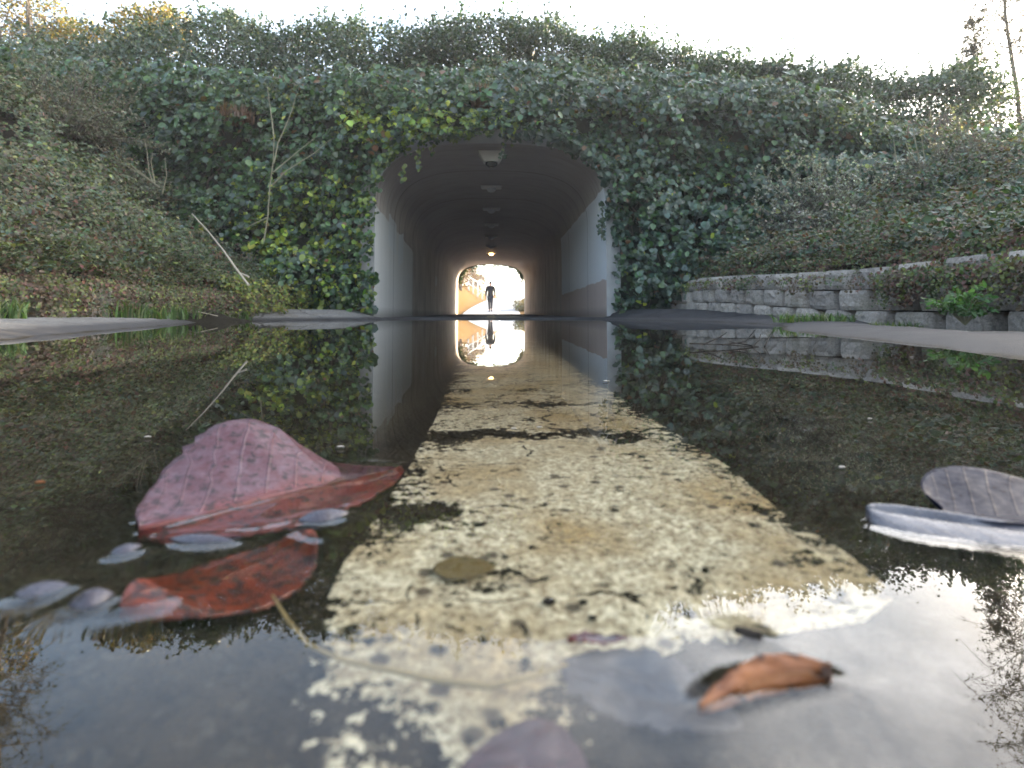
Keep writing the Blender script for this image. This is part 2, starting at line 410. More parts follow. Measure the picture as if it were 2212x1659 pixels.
def palette(N, cols, w, seed, jit=0.25):
    rng = np.random.default_rng(seed); cols = np.array(cols, float)
    w = np.asarray(w, float)
    if w.ndim == 1: idx = rng.choice(len(cols), N, p=w / w.sum())
    else:
        cw = np.cumsum(w / w.sum(1, keepdims=True), 1); idx = (rng.random(N)[:, None] > cw).sum(1).clip(0, len(cols) - 1)
    return cols[idx] * np.exp(rng.normal(0, jit, (N, 1))) * np.exp(rng.normal(0, 0.07, (N, 3)))

# ------------------------------------------------------------------ setting: path bed, banks, embankment, far ground
MOUTH_Y, FAR_Y, HW, SPRING, CROWN = 8.47, 29.7, 1.70, 1.54, 2.60
shore_px = [(0, 735), (130, 722), (250, 712), (330, 705), (400, 698.5), (440, 695), (520, 693), (640, 691.5), (790, 690.2)]
right_px = [(1320, 690), (1480, 693), (1600, 697), (1685, 702), (1700, 712), (1800, 725), (1960, 742), (2212, 778)]
poly = [(-1.3, -1.2), (-1.38, 0.6)] + [tuple(W(*p)[:2]) for p in shore_px] + [(-1.45, 8.30), (1.5, 8.27)] + [tuple(W(*p)[:2]) for p in right_px] + [(0.95, 0.2), (0.95, -1.2)]
poly = np.array(poly)
def sdist(x, y):                        # positive outside the puddle outline
    a = poly; b = np.roll(poly, -1, 0)
    d = np.full(x.shape, 1e9); ins = np.zeros(x.shape, bool)
    for (ax, ay), (bx, by) in zip(a, b):
        ex, ey = bx - ax, by - ay
        t = np.clip(((x-ax)*ex + (y-ay)*ey) / (ex*ex + ey*ey), 0, 1)
        d = np.minimum(d, np.hypot(x - ax - t*ex, y - ay - t*ey))
        c = ((ay > y) != (by > y)) & (x < (bx-ax)*(y-ay)/(by-ay + 1e-12) + ax)
        ins ^= c
    return np.where(ins, -d, d)
def path_z(x, y):
    d = sdist(x, y) + (fbm(x*3, y*3, 0, 5) - 0.5) * 0.10 * sstep(0.8, 2.0, y)
    zin = -0.012 * (1 - np.exp(np.minimum(d, 0) / 0.10))
    dp = np.maximum(d, 0)
    amp = np.where(x > 0, 0.029 + 0.03*sstep(3.7, 4.4, y), 0.052)
    zout = amp * (1 - np.exp(-dp / 0.16)) - np.where((x > 0), 0.045*sstep(0.34, 0.46, dp)*sstep(4.2, 3.6, y), 0)
    zout = zout + 0.085 * sstep(4.5, 8.2, y) * sstep(0.05, 0.6, d) * sstep(1.45, 2.0, np.abs(x))
    floor = 0.02 + 0.04 * sstep(9, 30, y)
    z = np.where(d < 0, zin, zout)
    inside = sstep(8.25, 8.45, y) * (np.abs(x) < 1.75)
    z = np.where(inside > 0, z*(1-inside) + floor*inside, z)
    return z + (fbm(x*9, y*9, 0, 9) - 0.5) * (0.003 + 0.010*sstep(.02, .15, d))
ys = np.concatenate([np.arange(-3, 9.6, 0.045), np.arange(9.7, 30.2, 0.5)])
xs = np.arange(-3.04, 2.8, 0.045)
GX, GY = np.meshgrid(xs, ys)
tag(link_mesh('path', grid_mesh('path', GX, GY, path_z(GX, GY)), M_ASPH), kind='structure')

def bank_left(x, y):
    s = np.maximum(-3.02 - x, 0)
    z = 0.30 + 0.74 * s; z = np.where(s > 4.6, 0.30 + 0.74*4.6 + 0.25*(s-4.6), z)
    return z + (fbm(x*1.1, y*1.1, 0, 21) - 0.5) * 0.8 * sstep(0.0, 1.4, s)
def bank_right(x, y):
    s = np.maximum(x - 2.80, 0)
    z = 0.36 + 0.13*sstep(3.6, 7.4, y) + 0.31 * s + 0.05 * np.maximum(s - 1.6, 0)
    z = np.where(s > 6.5, 0.36 + 0.31*6.5 + 0.05*4.9 + 0.2*(s-6.5), z)
    return z + (fbm(x*1.1, y*1.1, 0, 31) - 0.5) * 0.6 * sstep(0.0, 1.4, s)
gx, gy = np.meshgrid(np.concatenate([[-3.04, -3.04], np.arange(-3.08, -30, -0.22)]), np.arange(-12, 8.6, 0.22))
gz = bank_left(gx, gy) - 0.04; gz[:, 0] = -0.2
tag(link_mesh('left_bank', grid_mesh('left_bank', gx, gy, gz), M_SOIL), kind='structure')
gx, gy = np.meshgrid(np.concatenate([[2.80, 2.80], np.arange(2.84, 30, 0.22)]), np.arange(-12, 8.6, 0.22))
gz = bank_right(gx, gy) - 0.04; gz[:, 0] = -0.2
tag(link_mesh('right_bank', grid_mesh('right_bank', gx, gy, gz), M_SOIL), kind='structure')
WALL_TOP = 3.15
HEDGE = [(-200, 130, 300), (0, 125, 285), (200, 100, 270), (320, 55, 250), (450, 50, 240), (600, 62, 225), (760, 60, 200), (850, 56, 168), (950, 58, 150), (1060, 56, 146), (1200, 64, 150), (1300, 72, 158), (1430, 108, 180), (1560, 122, 195), (1700, 148, 215), (1850, 160, 250), (2000, 166, 285), (2100, 160, 310), (2140, 200, 330)]
HY = 12.0
hp = [(P(px, t, HY), P(px, b_, HY)) for px, t, b_ in HEDGE]
hx = np.array([a[0][0] for a in hp]); ht = np.array([a[0][2] for a in hp]); hb = np.array([a[1][2] for a in hp])
def WT(x): return WALL_TOP - 0.80*sstep(4.3, 6.6, x)
def emb_z(x, y):
    z = WT(x) - 0.1 + (np.interp(x, hx, hb) - WT(x) - 0.12) * np.clip((y - 8.4)/3.6, 0, 1) - 2.0 * sstep(22, 29.7, y)
    return z + (fbm(x*0.8, y*0.8, 0, 41) - 0.5) * (0.8 - 0.55*sstep(10, 11.6, y)) * (1 - .65*sstep(3.5, 5.5, x)) * sstep(8.4, 9.2, y)
gx, gy = np.meshgrid(np.arange(-34, 34.1, 0.4), np.arange(8.5, 29.75, 0.35))
tag(link_mesh('embankment', grid_mesh('embankment', gx, gy, emb_z(gx, gy)), M_SOIL), kind='structure')
# far ground beyond the tunnel: the path climbs and bends right between grass slopes
def path_c(y):  return 0.02 + np.maximum(y - 31, 0)**1.5 * 0.0115
def far_base(y):
    t = np.maximum(np.asarray(y, float) - 31, 0); return 0.05 + 0.058 * np.minimum(t, 26) + 0.35*(1-np.exp(-np.maximum(t-26, 0)/6)) - 0.03*np.maximum(t-34, 0)
def far_z(x, y):
    o = x - path_c(y)
    hl = np.maximum(-o - 1.9, 0); hr = np.maximum(o - 1.75, 0)
    return far_base(y) + np.minimum(hl*0.75, 1.35) + np.minimum(hr * 0.12, 0.4) * sstep(30, 36, y) - 0.02
gx, gy = np.meshgrid(np.arange(-60, 60.1, 0.6), np.concatenate([np.arange(29.75, 62, 0.5), np.arange(63, 160, 4)]))
tag(link_mesh('grass_slope', grid_mesh('grass_slope', gx, gy, far_z(gx, gy)), M_DRYGRASS), kind='structure')
yy = np.concatenate([np.arange(29.8, 64, 0.4)])
u = np.linspace(-1.55, 1.55, 9)
gx = path_c(yy)[:, None] + u[None]; gy = np.repeat(yy[:, None], 9, 1); gz = np.repeat(far_base(yy)[:, None], 9, 1) + 0.012
tag(link_mesh('far_path', grid_mesh('far_path', gx, gy, gz), M_FARPATH), kind='structure')
u = np.array([0.30, 0.42]); gx = path_c(yy)[:, None] + u[None]; gy = np.repeat(yy[:, None], 2, 1); gz = np.repeat(far_base(yy)[:, None], 2, 1) + 0.018
tag(link_mesh('far_path_line', grid_mesh('far_path_line', gx, gy, gz), M_WHITE), kind='structure')
b = MB(); b.add([(-1500,-1500,-.4),(1500,-1500,-.4),(1500,2500,-.4),(-1500,2500,-.4)], [(0,1,2,3)])
tag(b.build('ground', M_SOIL), kind='structure')

# worn centre stripe, laid on the bed
lpx = [(560, 1650), (610, 1520), (655, 1400), (670, 1350), (690, 1310), (715, 1250), (745, 1185), (820, 1090), (880, 1000), (940, 900), (985, 790), (1020, 735), (1040, 705), (1047, 692.6)]
rpx = [(1270, 1650), (1280, 1520), (1330, 1400), (1560, 1350), (1960, 1310), (1930, 1250), (1850, 1185), (1690, 1090), (1580, 1000), (1410, 900), (1240, 790), (1165, 735), (1105, 705), (1078, 692.6)]
vd = np.array([W(0 + (a[0]+c[0])/2, (a[1]+c[1])/2)[1] for a, c in zip(lpx, rpx)])
lx = np.array([W(*a)[0] for a in lpx]); rx = np.array([W(*a)[0] for a in rpx])
vv = np.concatenate([np.arange(-0.8, 1.5, 0.01), np.arange(1.5, 8.2, 0.05), np.arange(8.2, 29.5, 0.3)])
LX = np.interp(vv, vd, lx); RX = np.interp(vv, vd, rx)
far = sstep(7.0, 8.4, vv); LX = LX*(1-far) - 0.10*far; RX = RX*(1-far) + 0.09*far
uu = np.linspace(0, 1, 25)
gx = LX[:, None]*(1-uu) + RX[:, None]*uu; gy = np.repeat(vv[:, None], 25, 1)
gz = path_z(gx, gy) + 0.0022
me = grid_mesh('road_marking', gx, gy, gz)
uvl = me.uv_layers.new(name='uv')
vi = np.empty(len(me.loops), np.int32); me.loops.foreach_get('vertex_index', vi)
uvs = np.stack([np.tile(uu, len(vv)), np.repeat(vv, 25)], 1)[vi]
uvl.data.foreach_set('uv', uvs.astype(np.float32).ravel())
def blob(px, py, ax, ay):               # worn-away spot given by what is seen there
    c = W(px, py); return np.exp(-(((gx - c[0])/ax)**2 + ((gy + (fbm(gx*38, gy*20, 0, 91, 3) - .5)*.045 - c[1])/ay)**2))
wear = 0.55*blob(930, 1105, 0.020, 0.010) + 0.45*blob(1020, 1110, 0.012, 0.006) + 0.62*blob(1080, 932, 0.075, 0.014) + 0.35*blob(1330, 935, 0.03, 0.01)
wear += 0.5*blob(1180, 868, 0.10, 0.012) * 0.7 + 0.10*sstep(0.33, 0.5, gy) + 0.14*sstep(0.7, 1.6, gy) + 0.35*blob(640, 1600, 0.03, 0.012) + 0.5*blob(1500, 1560, 0.045, 0.02) + 0.35*blob(560, 1480, 0.02, 0.02)
wear += 0.4*blob(1730, 1060, 0.01, 0.03)
wa = me.attributes.new('wear', 'FLOAT', 'POINT'); wa.data.foreach_set('value', wear.astype(np.float32).ravel())
tag(link_mesh('road_marking', me, M_PAINT), kind='structure')

# ------------------------------------------------------------------ tunnel
def prof(n=40, grow=0.0):
    pts = [(-HW - grow, -0.1)]
    hw = HW + grow; rise = CROWN - SPRING + grow
    for i in range(n + 1):
        a = math.pi - math.pi * i / n
        c, s_ = math.cos(a), math.sin(a)
        p = 2.95
        pts.append((hw * math.copysign(abs(c)**(2/p), c), SPRING + rise * abs(s_)**(2/p)))
    pts.append((hw, -0.1))
    return pts
t_root = empty('tunnel', (0, MOUTH_Y, 0), 'concrete foot tunnel with rounded arched opening under the ivy covered embankment', 'tunnel')
pr = prof()
ys_t = list(np.linspace(MOUTH_Y, FAR_Y, 60))
vs = [(x, y, z) for y in ys_t for x, z in pr]; n = len(pr)
fs = [(j*n+i, (j+1)*n+i, (j+1)*n+i+1, j*n+i+1) for j in range(len(ys_t)-1) for i in range(n-1)]
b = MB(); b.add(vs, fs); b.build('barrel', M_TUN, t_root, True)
def portal(name, y0, y1, parent, mat):
    b = MB(); outer = []
    for x, z in pr:
        k = max(abs(x) / 1.70, 1e-3)
        a = math.atan2(z - 0.9, x); dx, dz = math.cos(a), math.sin(a)
        t = min((4.6 if dx > 0 else 11) / abs(dx) if abs(dx) > 1e-6 else 1e9, (WALL_TOP - 0.9)/dz if dz > 1e-6 else 1e9, (-0.25-0.9)/dz if dz < -1e-6 else 1e9)
        outer.append((dx*t, 0.9 + dz*t))
    for y in (y0, y1):
        o = len(b.v); n = len(pr)
        vs = [(x, y, z) for x, z in pr] + [(x, y, z) for x, z in outer]
        b.add(vs, [(i, i+1, n+i+1, n+i) for i in range(n-1)])
    # corners between the first/last rays and the box
    for y in (y0, y1):
        for s in (-1, 1):
            b.add([(s*HW, y, -0.1), (4.6 if s > 0 else -11, y, -0.1), (4.6 if s > 0 else -11, y, -0.3), (s*HW, y, -0.3)], [(0,1,2,3)])
    b.add([(-11, y0, WALL_TOP), (4.6, y0, WALL_TOP), (4.6, y1, WALL_TOP), (-11, y1, WALL_TOP)], [(0,1,2,3)])
    return b.build(name, mat, parent)
M_PORTAL = plain('portal_concrete', (0.36, 0.35, 0.34), 0.85, 0.3, 4, 0.3, 0.2)
portal('portal_wall', MOUTH_Y, MOUTH_Y + 0.24, t_root, M_PORTAL)
portal('portal_wall', FAR_Y - 0.24, FAR_Y, t_root, M_PORTAL)

# ceiling lights
M_HOUS = plain('light_housing_paint', (0.60, 0.58, 0.55), 0.6, 0.15, 12)
M_LENS = plain('dark_light_lens', (0.02, 0.02, 0.022), 0.25, 0.1, 20, 0, 0.5)
M_LENS2 = plain('dusty_light_lens', (0.6, 0.6, 0.62), 0.4, 0.2, 20, 0, 0.5)
k = Mat('lit_lamp'); k.b.inputs['Emission Color'].default_value = (1.0, 0.55, 0.2, 1); k.b.inputs['Emission Strength'].default_value = 2.6; k.set((0.8, 0.6, 0.4))
M_LIT = k.m
ord_ = ['nearest the mouth, with a black dome below its pale trapezoid housing', 'second from the mouth, a thin grey bar on the dark vault', 'third from the mouth with two pale ends', 'fourth from the mouth, very dim',
        'fifth from the mouth, very dim', 'second from the far end, just before the glowing one', 'farthest in, glowing orange above the bright exit']
for i, y in enumerate([8.95, 11.3, 13.7, 16.1, 18.6, 21.3, 23.6]):
    zt = CROWN - 0.012
    e = empty('tunnel_light', (0, y, zt), 'tunnel ceiling light ' + ord_[i], 'light', 'lights along the tunnel ceiling')
    b = MB()
    w1, w0, d1, d0, hh = (0.20, 0.115, 0.16, 0.10, 0.15) if i == 0 else (0.21, 0.19, 0.09, 0.08, 0.045)
    b.add([(-w1,y-d1,zt),(w1,y-d1,zt),(w1,y+d1,zt),(-w1,y+d1,zt),(-w0,y-d0,zt-hh),(w0,y-d0,zt-hh),(w0,y+d0,zt-hh),(-w0,y+d0,zt-hh)],
          [(0,1,2,3),(7,6,5,4),(4,5,1,0),(5,6,2,1),(6,7,3,2),(7,4,0,3)])
    b.build('housing', M_HOUS, e)
    b = MB(); b.lathe([(0.095, 0.0), (0.095, -0.02), (0.075, -0.05), (0.045, -0.068), (0.01, -0.075)], (0, y, zt - hh - 0.001), 16)
    b.build('lens', M_LENS if i == 0 else (M_LIT if i == 6 else M_LENS2), e, True)

# ------------------------------------------------------------------ retaining walls of split-face blocks
def WSHIFT(y): return 0.13 * float(sstep(3.6, 7.4, y))
def block_wall(name, X, face, y0, y1, courses, z0, H, label, skip=None):
    rnd = random.Random(3 if face < 0 else 4)
    V = []; Fc = []; tone = []
    L = 0.405
    for c in range(courses):
        y = y0 + (0.2 if c % 2 else 0.0); zb = z0 + c * H
        bx = X + (0.012 * c) * (-face) 
        while y < y1:
            if skip and skip(y, c): y += L; continue
            g = 0.011; ya, yb = y + g, y + L - g; za, zc_ = zb + 0.003, zb + H - 0.004
            ch = 0.095; prj = 0.115 + rnd.uniform(-.012, .012); jz = rnd.uniform(-.003, .003)
            tn = rnd.random()
            nu, nv = 11, 6
            o = len(V)
            for j in range(nv):
                for i in range(nu):
                    uu_ = i/(nu-1); vv_ = j/(nv-1)
                    yy_ = ya + (yb-ya)*uu_; z_ = za + (zc_-za)*vv_ + jz
                    ed = min(min(uu_, 1-uu_) * (yb-ya) / ch, 1); p = prj * (1-(1-ed)**2)
                    ev = min(min(vv_, 1-vv_) / 0.14, 1); p -= 0.012*(1-ev)
                    p += rnd.uniform(-.006, .006) if ed >= .9 else 0
                    V.append((bx + face*p, yy_ + rnd.uniform(-.003, .003), z_ + (WSHIFT(yy_) if face < 0 else 0)))
            for j in range(nv-1):
                for i in range(nu-1):
                    a = o+j*nu+i; Fc.append((a, a+1, a+nu+1, a+nu)); tone.append(tn)
            # back ring + closing faces
            ring = [o+i for i in range(nu)] + [o+j*nu+nu-1 for j in range(1, nv)] + [o+(nv-1)*nu+i for i in range(nu-2, -1, -1)] + [o+j*nu for j in range(nv-2, 0, -1)]
            o2 = len(V)
            for r_ in ring: V.append((bx - face*0.2, V[r_][1], V[r_][2]))
            for i in range(len(ring)):
                j = (i+1) % len(ring); Fc.append((ring[j], ring[i], o2+i, o2+j)); tone.append(tn)
            y += L
    me = bpy.data.meshes.new(name); me.from_pydata(V, [], Fc); me.update()
    at = me.attributes.new('tone', 'FLOAT', 'FACE'); at.data.foreach_set('value', np.array(tone, np.float32))
    return tag(link_mesh(name, me, M_BLOCK), label, 'retaining wall')
block_wall('retaining_wall', 2.72, -1, 0.9, 8.3, 3, -0.060, 0.152, 'three course wall of pale split face concrete blocks holding the right bank')
block_wall('retaining_wall', -2.94, 1, 0.9, 8.3, 2, -0.03, 0.15, 'low concrete block wall nearly hidden under hanging creeper on the left')

# ------------------------------------------------------------------ ivy curtain on the portal wall
def mouth_in(x, z, g=0.0):
    hw = HW + g; r = CROWN - SPRING + g
    a = np.abs(x) < hw
    low = z < SPRING
    top = (np.abs(x / hw)**2.95 + (np.maximum(z - SPRING, 0) / r)**2.95) < 1
    return a & (low | top)
iv_root = empty('ivy_curtain', (0, MOUTH_Y - 0.1, 0), 'dense ivy curtain hanging over the tunnel portal wall', 'ivy')
N = 11500; K = 9
x = RNG.uniform(-9.5, 9.8, N); z = RNG.uniform(0.10, WALL_TOP + 0.42, N); z = np.where(z > WT(x) + .42, RNG.uniform(.3, 2.2, N), z)
lo = np.where(x < 0, bank_left(x, 8.3), bank_right(x, 8.3)); lo = np.where((x < 2.7) & (x > -3.0), 0.05, lo - 0.1)
ok = (z > lo) & ~mouth_in(x, z, -0.07)
x, z = x[ok], z[ok]; N = len(x)
th = 0.08 + 0.85 * np.clip(fbm(x*1.2, z*1.5, 0, 61, 4) * 2.2 - 0.72, 0, 1) * sstep(0.0, 0.6, z)
th *= np.where(np.abs(np.abs(x) - HW) < 0.35, 0.6, 1)
dep = RNG.random(N)**1.6 * 0.30
L = RNG.uniform(.10, .34, N); an = RNG.uniform(0, 2*np.pi, N); tt = (np.arange(K) + RNG.random((N, K)))/K
dx, dz_, dy = np.cos(an)*L*.8, np.sin(an)*L*.6 + .05, -L*RNG.uniform(.1, .7, N)
y0_ = MOUTH_Y - 0.03 - np.maximum(th - dep, 0.02)
px_ = (x[:, None] + dx[:, None]*tt + RNG.normal(0, .018, (N, K))).ravel(); pz_ = (z[:, None] + dz_[:, None]*tt - .30*L[:, None]*tt**2*2 + RNG.normal(0, .018, (N, K))).ravel()
py_ = (y0_[:, None] + dy[:, None]*tt + RNG.normal(0, .015, (N, K))).ravel()
x, z, pos = px_, pz_, np.stack([px_, py_, pz_], 1)
g = np.where(z > 1.75, 0.0 - 0.14*np.maximum(fbm(x*2.5, z*0, 0, 51)-0.5, 0), np.where(x < 0, -0.045, -0.02)) + np.where((x > 0) & (z < 1.45), 0.10, 0)
ok = ~mouth_in(x, z, g) & (z > .03); x, z, pos = x[ok], z[ok], pos[ok]; N = len(x)
nrm = np.stack([np.zeros(N), -np.ones(N)*0.8, np.full(N, 0.6)], 1) + RNG.normal(0, 0.42, (N, 3))
yel = (np.exp(-(((x + 2.6)/0.75)**2 + ((z - 0.95)/0.8)**2)) * 0.75 + np.exp(-(((x + 1.1)/0.95)**2 + ((z - 2.75)/0.22)**2)) * 0.9 + np.exp(-(((x + 2.0)/0.4)**2 + ((z - 2.85)/0.2)**2)) * 0.6)
yel *= np.clip(fbm(x*2.2, z*2.2, 0, 71) * 2.6 - 0.75, 0, 1.2)
w = np.stack([np.clip(1 - yel, 0.02, 1) * np.where(x < 0, 1.0, 0.35), np.clip(1 - yel, 0.02, 1) * np.where(x < 0, 0.4, 1.0), yel * 1.3, yel * 0.8 + 0.012, np.full(N, 0.02)], 1)
colr = palette(N, [(0.050, 0.092, 0.028), (0.054, 0.084, 0.056), (0.15, 0.21, 0.026), (0.26, 0.29, 0.034), (0.14, 0.07, 0.03)], w, 5)
leaves('leaves', pos, nrm, 0.034 + 0.085*RNG.random(N)**1.7, colr, M_LEAF, iv_root, 0.95, 0.9, 3)
# stems behind the leaves
b = MB()
rnd = random.Random(5)
for i in range(420):
    x0 = rnd.uniform(-9, 9); z0 = rnd.uniform(0.1, 2.9)
    if mouth_in(np.array([x0]), np.array([z0]), 0.12)[0]: continue
    pts = []; xx, zz = x0, z0
    for j in range(7):
        if mouth_in(np.array([xx]), np.array([zz]), 0.06)[0] or zz > WALL_TOP: break
        pts.append((xx, MOUTH_Y - 0.03 - rnd.uniform(0.0, 0.06), zz)); xx += rnd.uniform(-.14, .14); zz += rnd.uniform(.06, .2)
    if len(pts) > 1: b.tube(pts, rnd.uniform(0.006, 0.018), 4)
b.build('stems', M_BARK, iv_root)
mat_back = plain('shaded_ivy_mat', (0.04, 0.042, 0.028), 0.95, 0.4, 14, 0.8, 0.1)  # dark backing sheet, its colour stands in for shade between the leaves
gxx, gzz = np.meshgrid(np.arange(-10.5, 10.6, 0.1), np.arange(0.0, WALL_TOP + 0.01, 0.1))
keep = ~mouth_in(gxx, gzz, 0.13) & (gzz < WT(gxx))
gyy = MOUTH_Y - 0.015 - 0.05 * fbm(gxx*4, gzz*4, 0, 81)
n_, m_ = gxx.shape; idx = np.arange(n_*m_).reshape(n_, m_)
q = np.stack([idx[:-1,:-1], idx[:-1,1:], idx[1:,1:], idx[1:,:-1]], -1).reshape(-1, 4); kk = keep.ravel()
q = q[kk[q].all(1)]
link_mesh('stem_shade_mat', np_mesh('stem_shade_mat', np.stack([gxx, gyy, gzz], -1).reshape(-1, 3), q, True), mat_back, iv_root)
# trailing shoots over the mouth
P_, N_, C_, S_ = [], [], [], []
for i in range(190):
    a_ = rnd.uniform(.16, math.pi - .10); cs, sn = math.cos(a_), math.sin(a_); q_ = 2/2.95
    x0 = HW*math.copysign(abs(cs)**q_, cs); z0 = SPRING + (CROWN - SPRING)*abs(sn)**q_ + rnd.uniform(.0, .12)
    L_ = rnd.uniform(.04, .13)*(.5 + .9*float(fbm(x0*2.6, 0, 0, 88, 3))); y0_ = MOUTH_Y - rnd.uniform(.05, .32)
    for j in range(7):
        t_ = (j + rnd.random())/7; P_.append((x0*(1 - .02*t_) + rnd.gauss(0, .03), y0_ - .04*t_, z0 + .05 - L_*t_*(1 if abs(x0) < 1.55 else .4)))
        N_.append((rnd.uniform(-.6, .6), -1, rnd.uniform(-.2, .9))); S_.append(rnd.uniform(.04, .09))
        yl_ = math.exp(-((x0 + .9)/.8)**2)*.55
        C_.append((0.15, 0.20, 0.03) if rnd.random() < yl_ else ((0.05, 0.09, 0.03) if x0 < 0 else (.052, .082, .055)))
b = MB()
for (px, y0p, y1p, ye) in [(905, 318, 368, .7), (938, 312, 335, .4), (1105, 270, 312, 1), (1090, 285, 345, .2), (870, 360, 395, .5), (1185, 300, 318, .1), (1240, 330, 348, .3), (1150, 296, 312, .1), (1300, 440, 500, 0), (1296, 470, 520, 0), (1020, 262, 292, .9), (980, 280, 302, .8)]:
    a = P(px, y0p, MOUTH_Y - 0.12); c = P(px + rnd.uniform(-6, 6), y1p, MOUTH_Y - 0.10); b = MB(); b.tube([a, (a+c)/2 + np.array([.01, -.02, 0]), c], 0.004, 4); b.build('trailing_shoot', M_BARK, iv_root)
    m = int(np.linalg.norm(c - a) / 0.018) + 3
    for j in range(m):
        t = j / m; P_.append(a*(1-t) + c*t + RNG.normal(0, 0.025, 3)); N_.append((rnd.uniform(-.5, .5), -1, rnd.uniform(-.2, .8))); S_.append(rnd.uniform(.04, .08))
        C_.append((0.14, 0.18, 0.03) if rnd.random() < ye else (0.035, 0.06, 0.03))
leaves('trailing_leaves', np.array(P_), np.array(N_, float), np.array(S_), np.array(C_), M_LEAF, iv_root, 0.9, 1.0, 8)
# fringe of creeper on the far mouth
P_, C_ = [], []
for i in range(1500):
    a = rnd.uniform(0.12, math.pi - 0.02); c, s = math.cos(a), math.sin(a); p = 2/2.95
    xx = HW*math.copysign(abs(c)**p, c); zz = SPRING + (CROWN-SPRING)*abs(s)**p
    dn = abs(rnd.gauss(0, 0.05 + 0.10*(fbm(xx*3, zz, 0, 3)**2)))
    P_.append((xx*(1 - dn*0.4), FAR_Y + 0.06 + rnd.uniform(0, .12), zz - dn + 0.10)); C_.append((0.03, 0.05, 0.02))
far_iv = empty('ivy_fringe', (0, FAR_Y + 0.1, CROWN), 'ragged ivy fringe silhouetted along the far end of the tunnel', 'ivy')
leaves('leaves', np.array(P_), RNG.normal(0, .5, (len(P_), 3)) + np.array([0, -1, .2]), RNG.uniform(.06, .11, len(P_)), np.array(C_), M_LEAF, far_iv, 0.9, 1, 9)

# ------------------------------------------------------------------ ground cover on the slope above the portal and on both banks
GC = [(0.058, 0.084, 0.032), (0.074, 0.082, 0.036), (0.088, 0.062, 0.036), (0.055, 0.082, 0.056), (0.13, 0.145, 0.04), (0.11, 0.05, 0.036)]
def slope_cover(name, hfun, xa, xb, ya, yb, N, seed, size, wts, label, lift=0.10, nearpow=1.0, sign=-1, k=1, shoot=.2):
    rng = np.random.default_rng(seed)
    y = ya + (yb - ya) * rng.random(N)**nearpow
    x = xa + (xb - xa) * rng.random(N)
    vis = np.abs(x) < 0.98 * np.maximum(y, 0.05) + 0.5
    keep = vis | (rng.random(N) < 0.25)
    x, y = x[keep], y[keep]; n = len(x)
    if k > 1:                       # shoots: k leaves strung along each curved stem
        L = rng.uniform(.35, 1.1, n) * shoot; a = rng.uniform(0, 2*np.pi, n)
        ax, ay = np.cos(a)*L*.8 + sign*(-.25)*L, np.sin(a)*L*.8 - .25*L; up_ = rng.uniform(-.25, .75, n)*L
        tt = (np.arange(k) + rng.random((n, k)))/k
        x0_, y0_ = np.repeat(x, k), np.repeat(y, k)
        x = (x[:, None] + ax[:, None]*tt).ravel() + rng.normal(0, .012, n*k); y = (y[:, None] + ay[:, None]*tt).ravel() + rng.normal(0, .012, n*k)
        dz = (up_[:, None]*(tt*1.6 - tt*tt*1.1)).ravel(); lift0 = np.repeat(rng.random(n)**.6, k); n = n*k
    else: x0_, y0_, dz, lift0 = x, y, 0, rng.random(n)**.6
    cl_ = fbm(x0_*2.2, y0_*2.2, 0, seed + 3, 4)
    h = hfun(x0_, y0_) + lift * np.clip(cl_*2.8 - 0.9, 0, 1.4) * lift0 + 0.01 + dz
    h = np.maximum(h, hfun(x, y) - .02); e = 0.08
    sx = (hfun(x+e, y) - hfun(x-e, y)) / (2*e); sy = (hfun(x, y+e) - hfun(x, y-e)) / (2*e)
    nrm = np.stack([-sx, -sy - 0.25, np.ones(n)], 1) + rng.normal(0, 0.55, (n, 3))
    patch = fbm(x*0.9, y*0.9, 0, seed + 9, 3)[:, None]; p2 = fbm(x*2.4, y*2.4, 3.1, seed + 19, 3)[:, None]
    w = np.array(wts)[None, :] * np.ones((n, 1))
    w[:, 0:1] *= np.clip(patch*3-0.7, .1, 2.5); w[:, 2:3] *= np.clip(2.3 - patch*3, .15, 2.5); w[:, 4:5] *= np.clip(p2*5 - 2.2, .02, 3); w[:, 5:6] *= np.clip(2.2 - p2*4, 0.02, 3)
    c = palette(n, GC, w, seed + 1, 0.3)
    sz = rng.uniform(*size, n) * (0.75 + 0.05 * y)
    return x, y, h, nrm, sz, c
def add_cover(name, parts, mat, seed, label, cat):
    pos = np.concatenate([np.stack(p[:3], 1) for p in parts]); nr = np.concatenate([p[3] for p in parts]); sz = np.concatenate([p[4] for p in parts]); c = np.concatenate([p[5] for p in parts])
    o = leaves(name, pos, nr, sz, c, mat, None, 0.85, 0.4, seed)
    return tag(o, label, cat, kind='stuff')
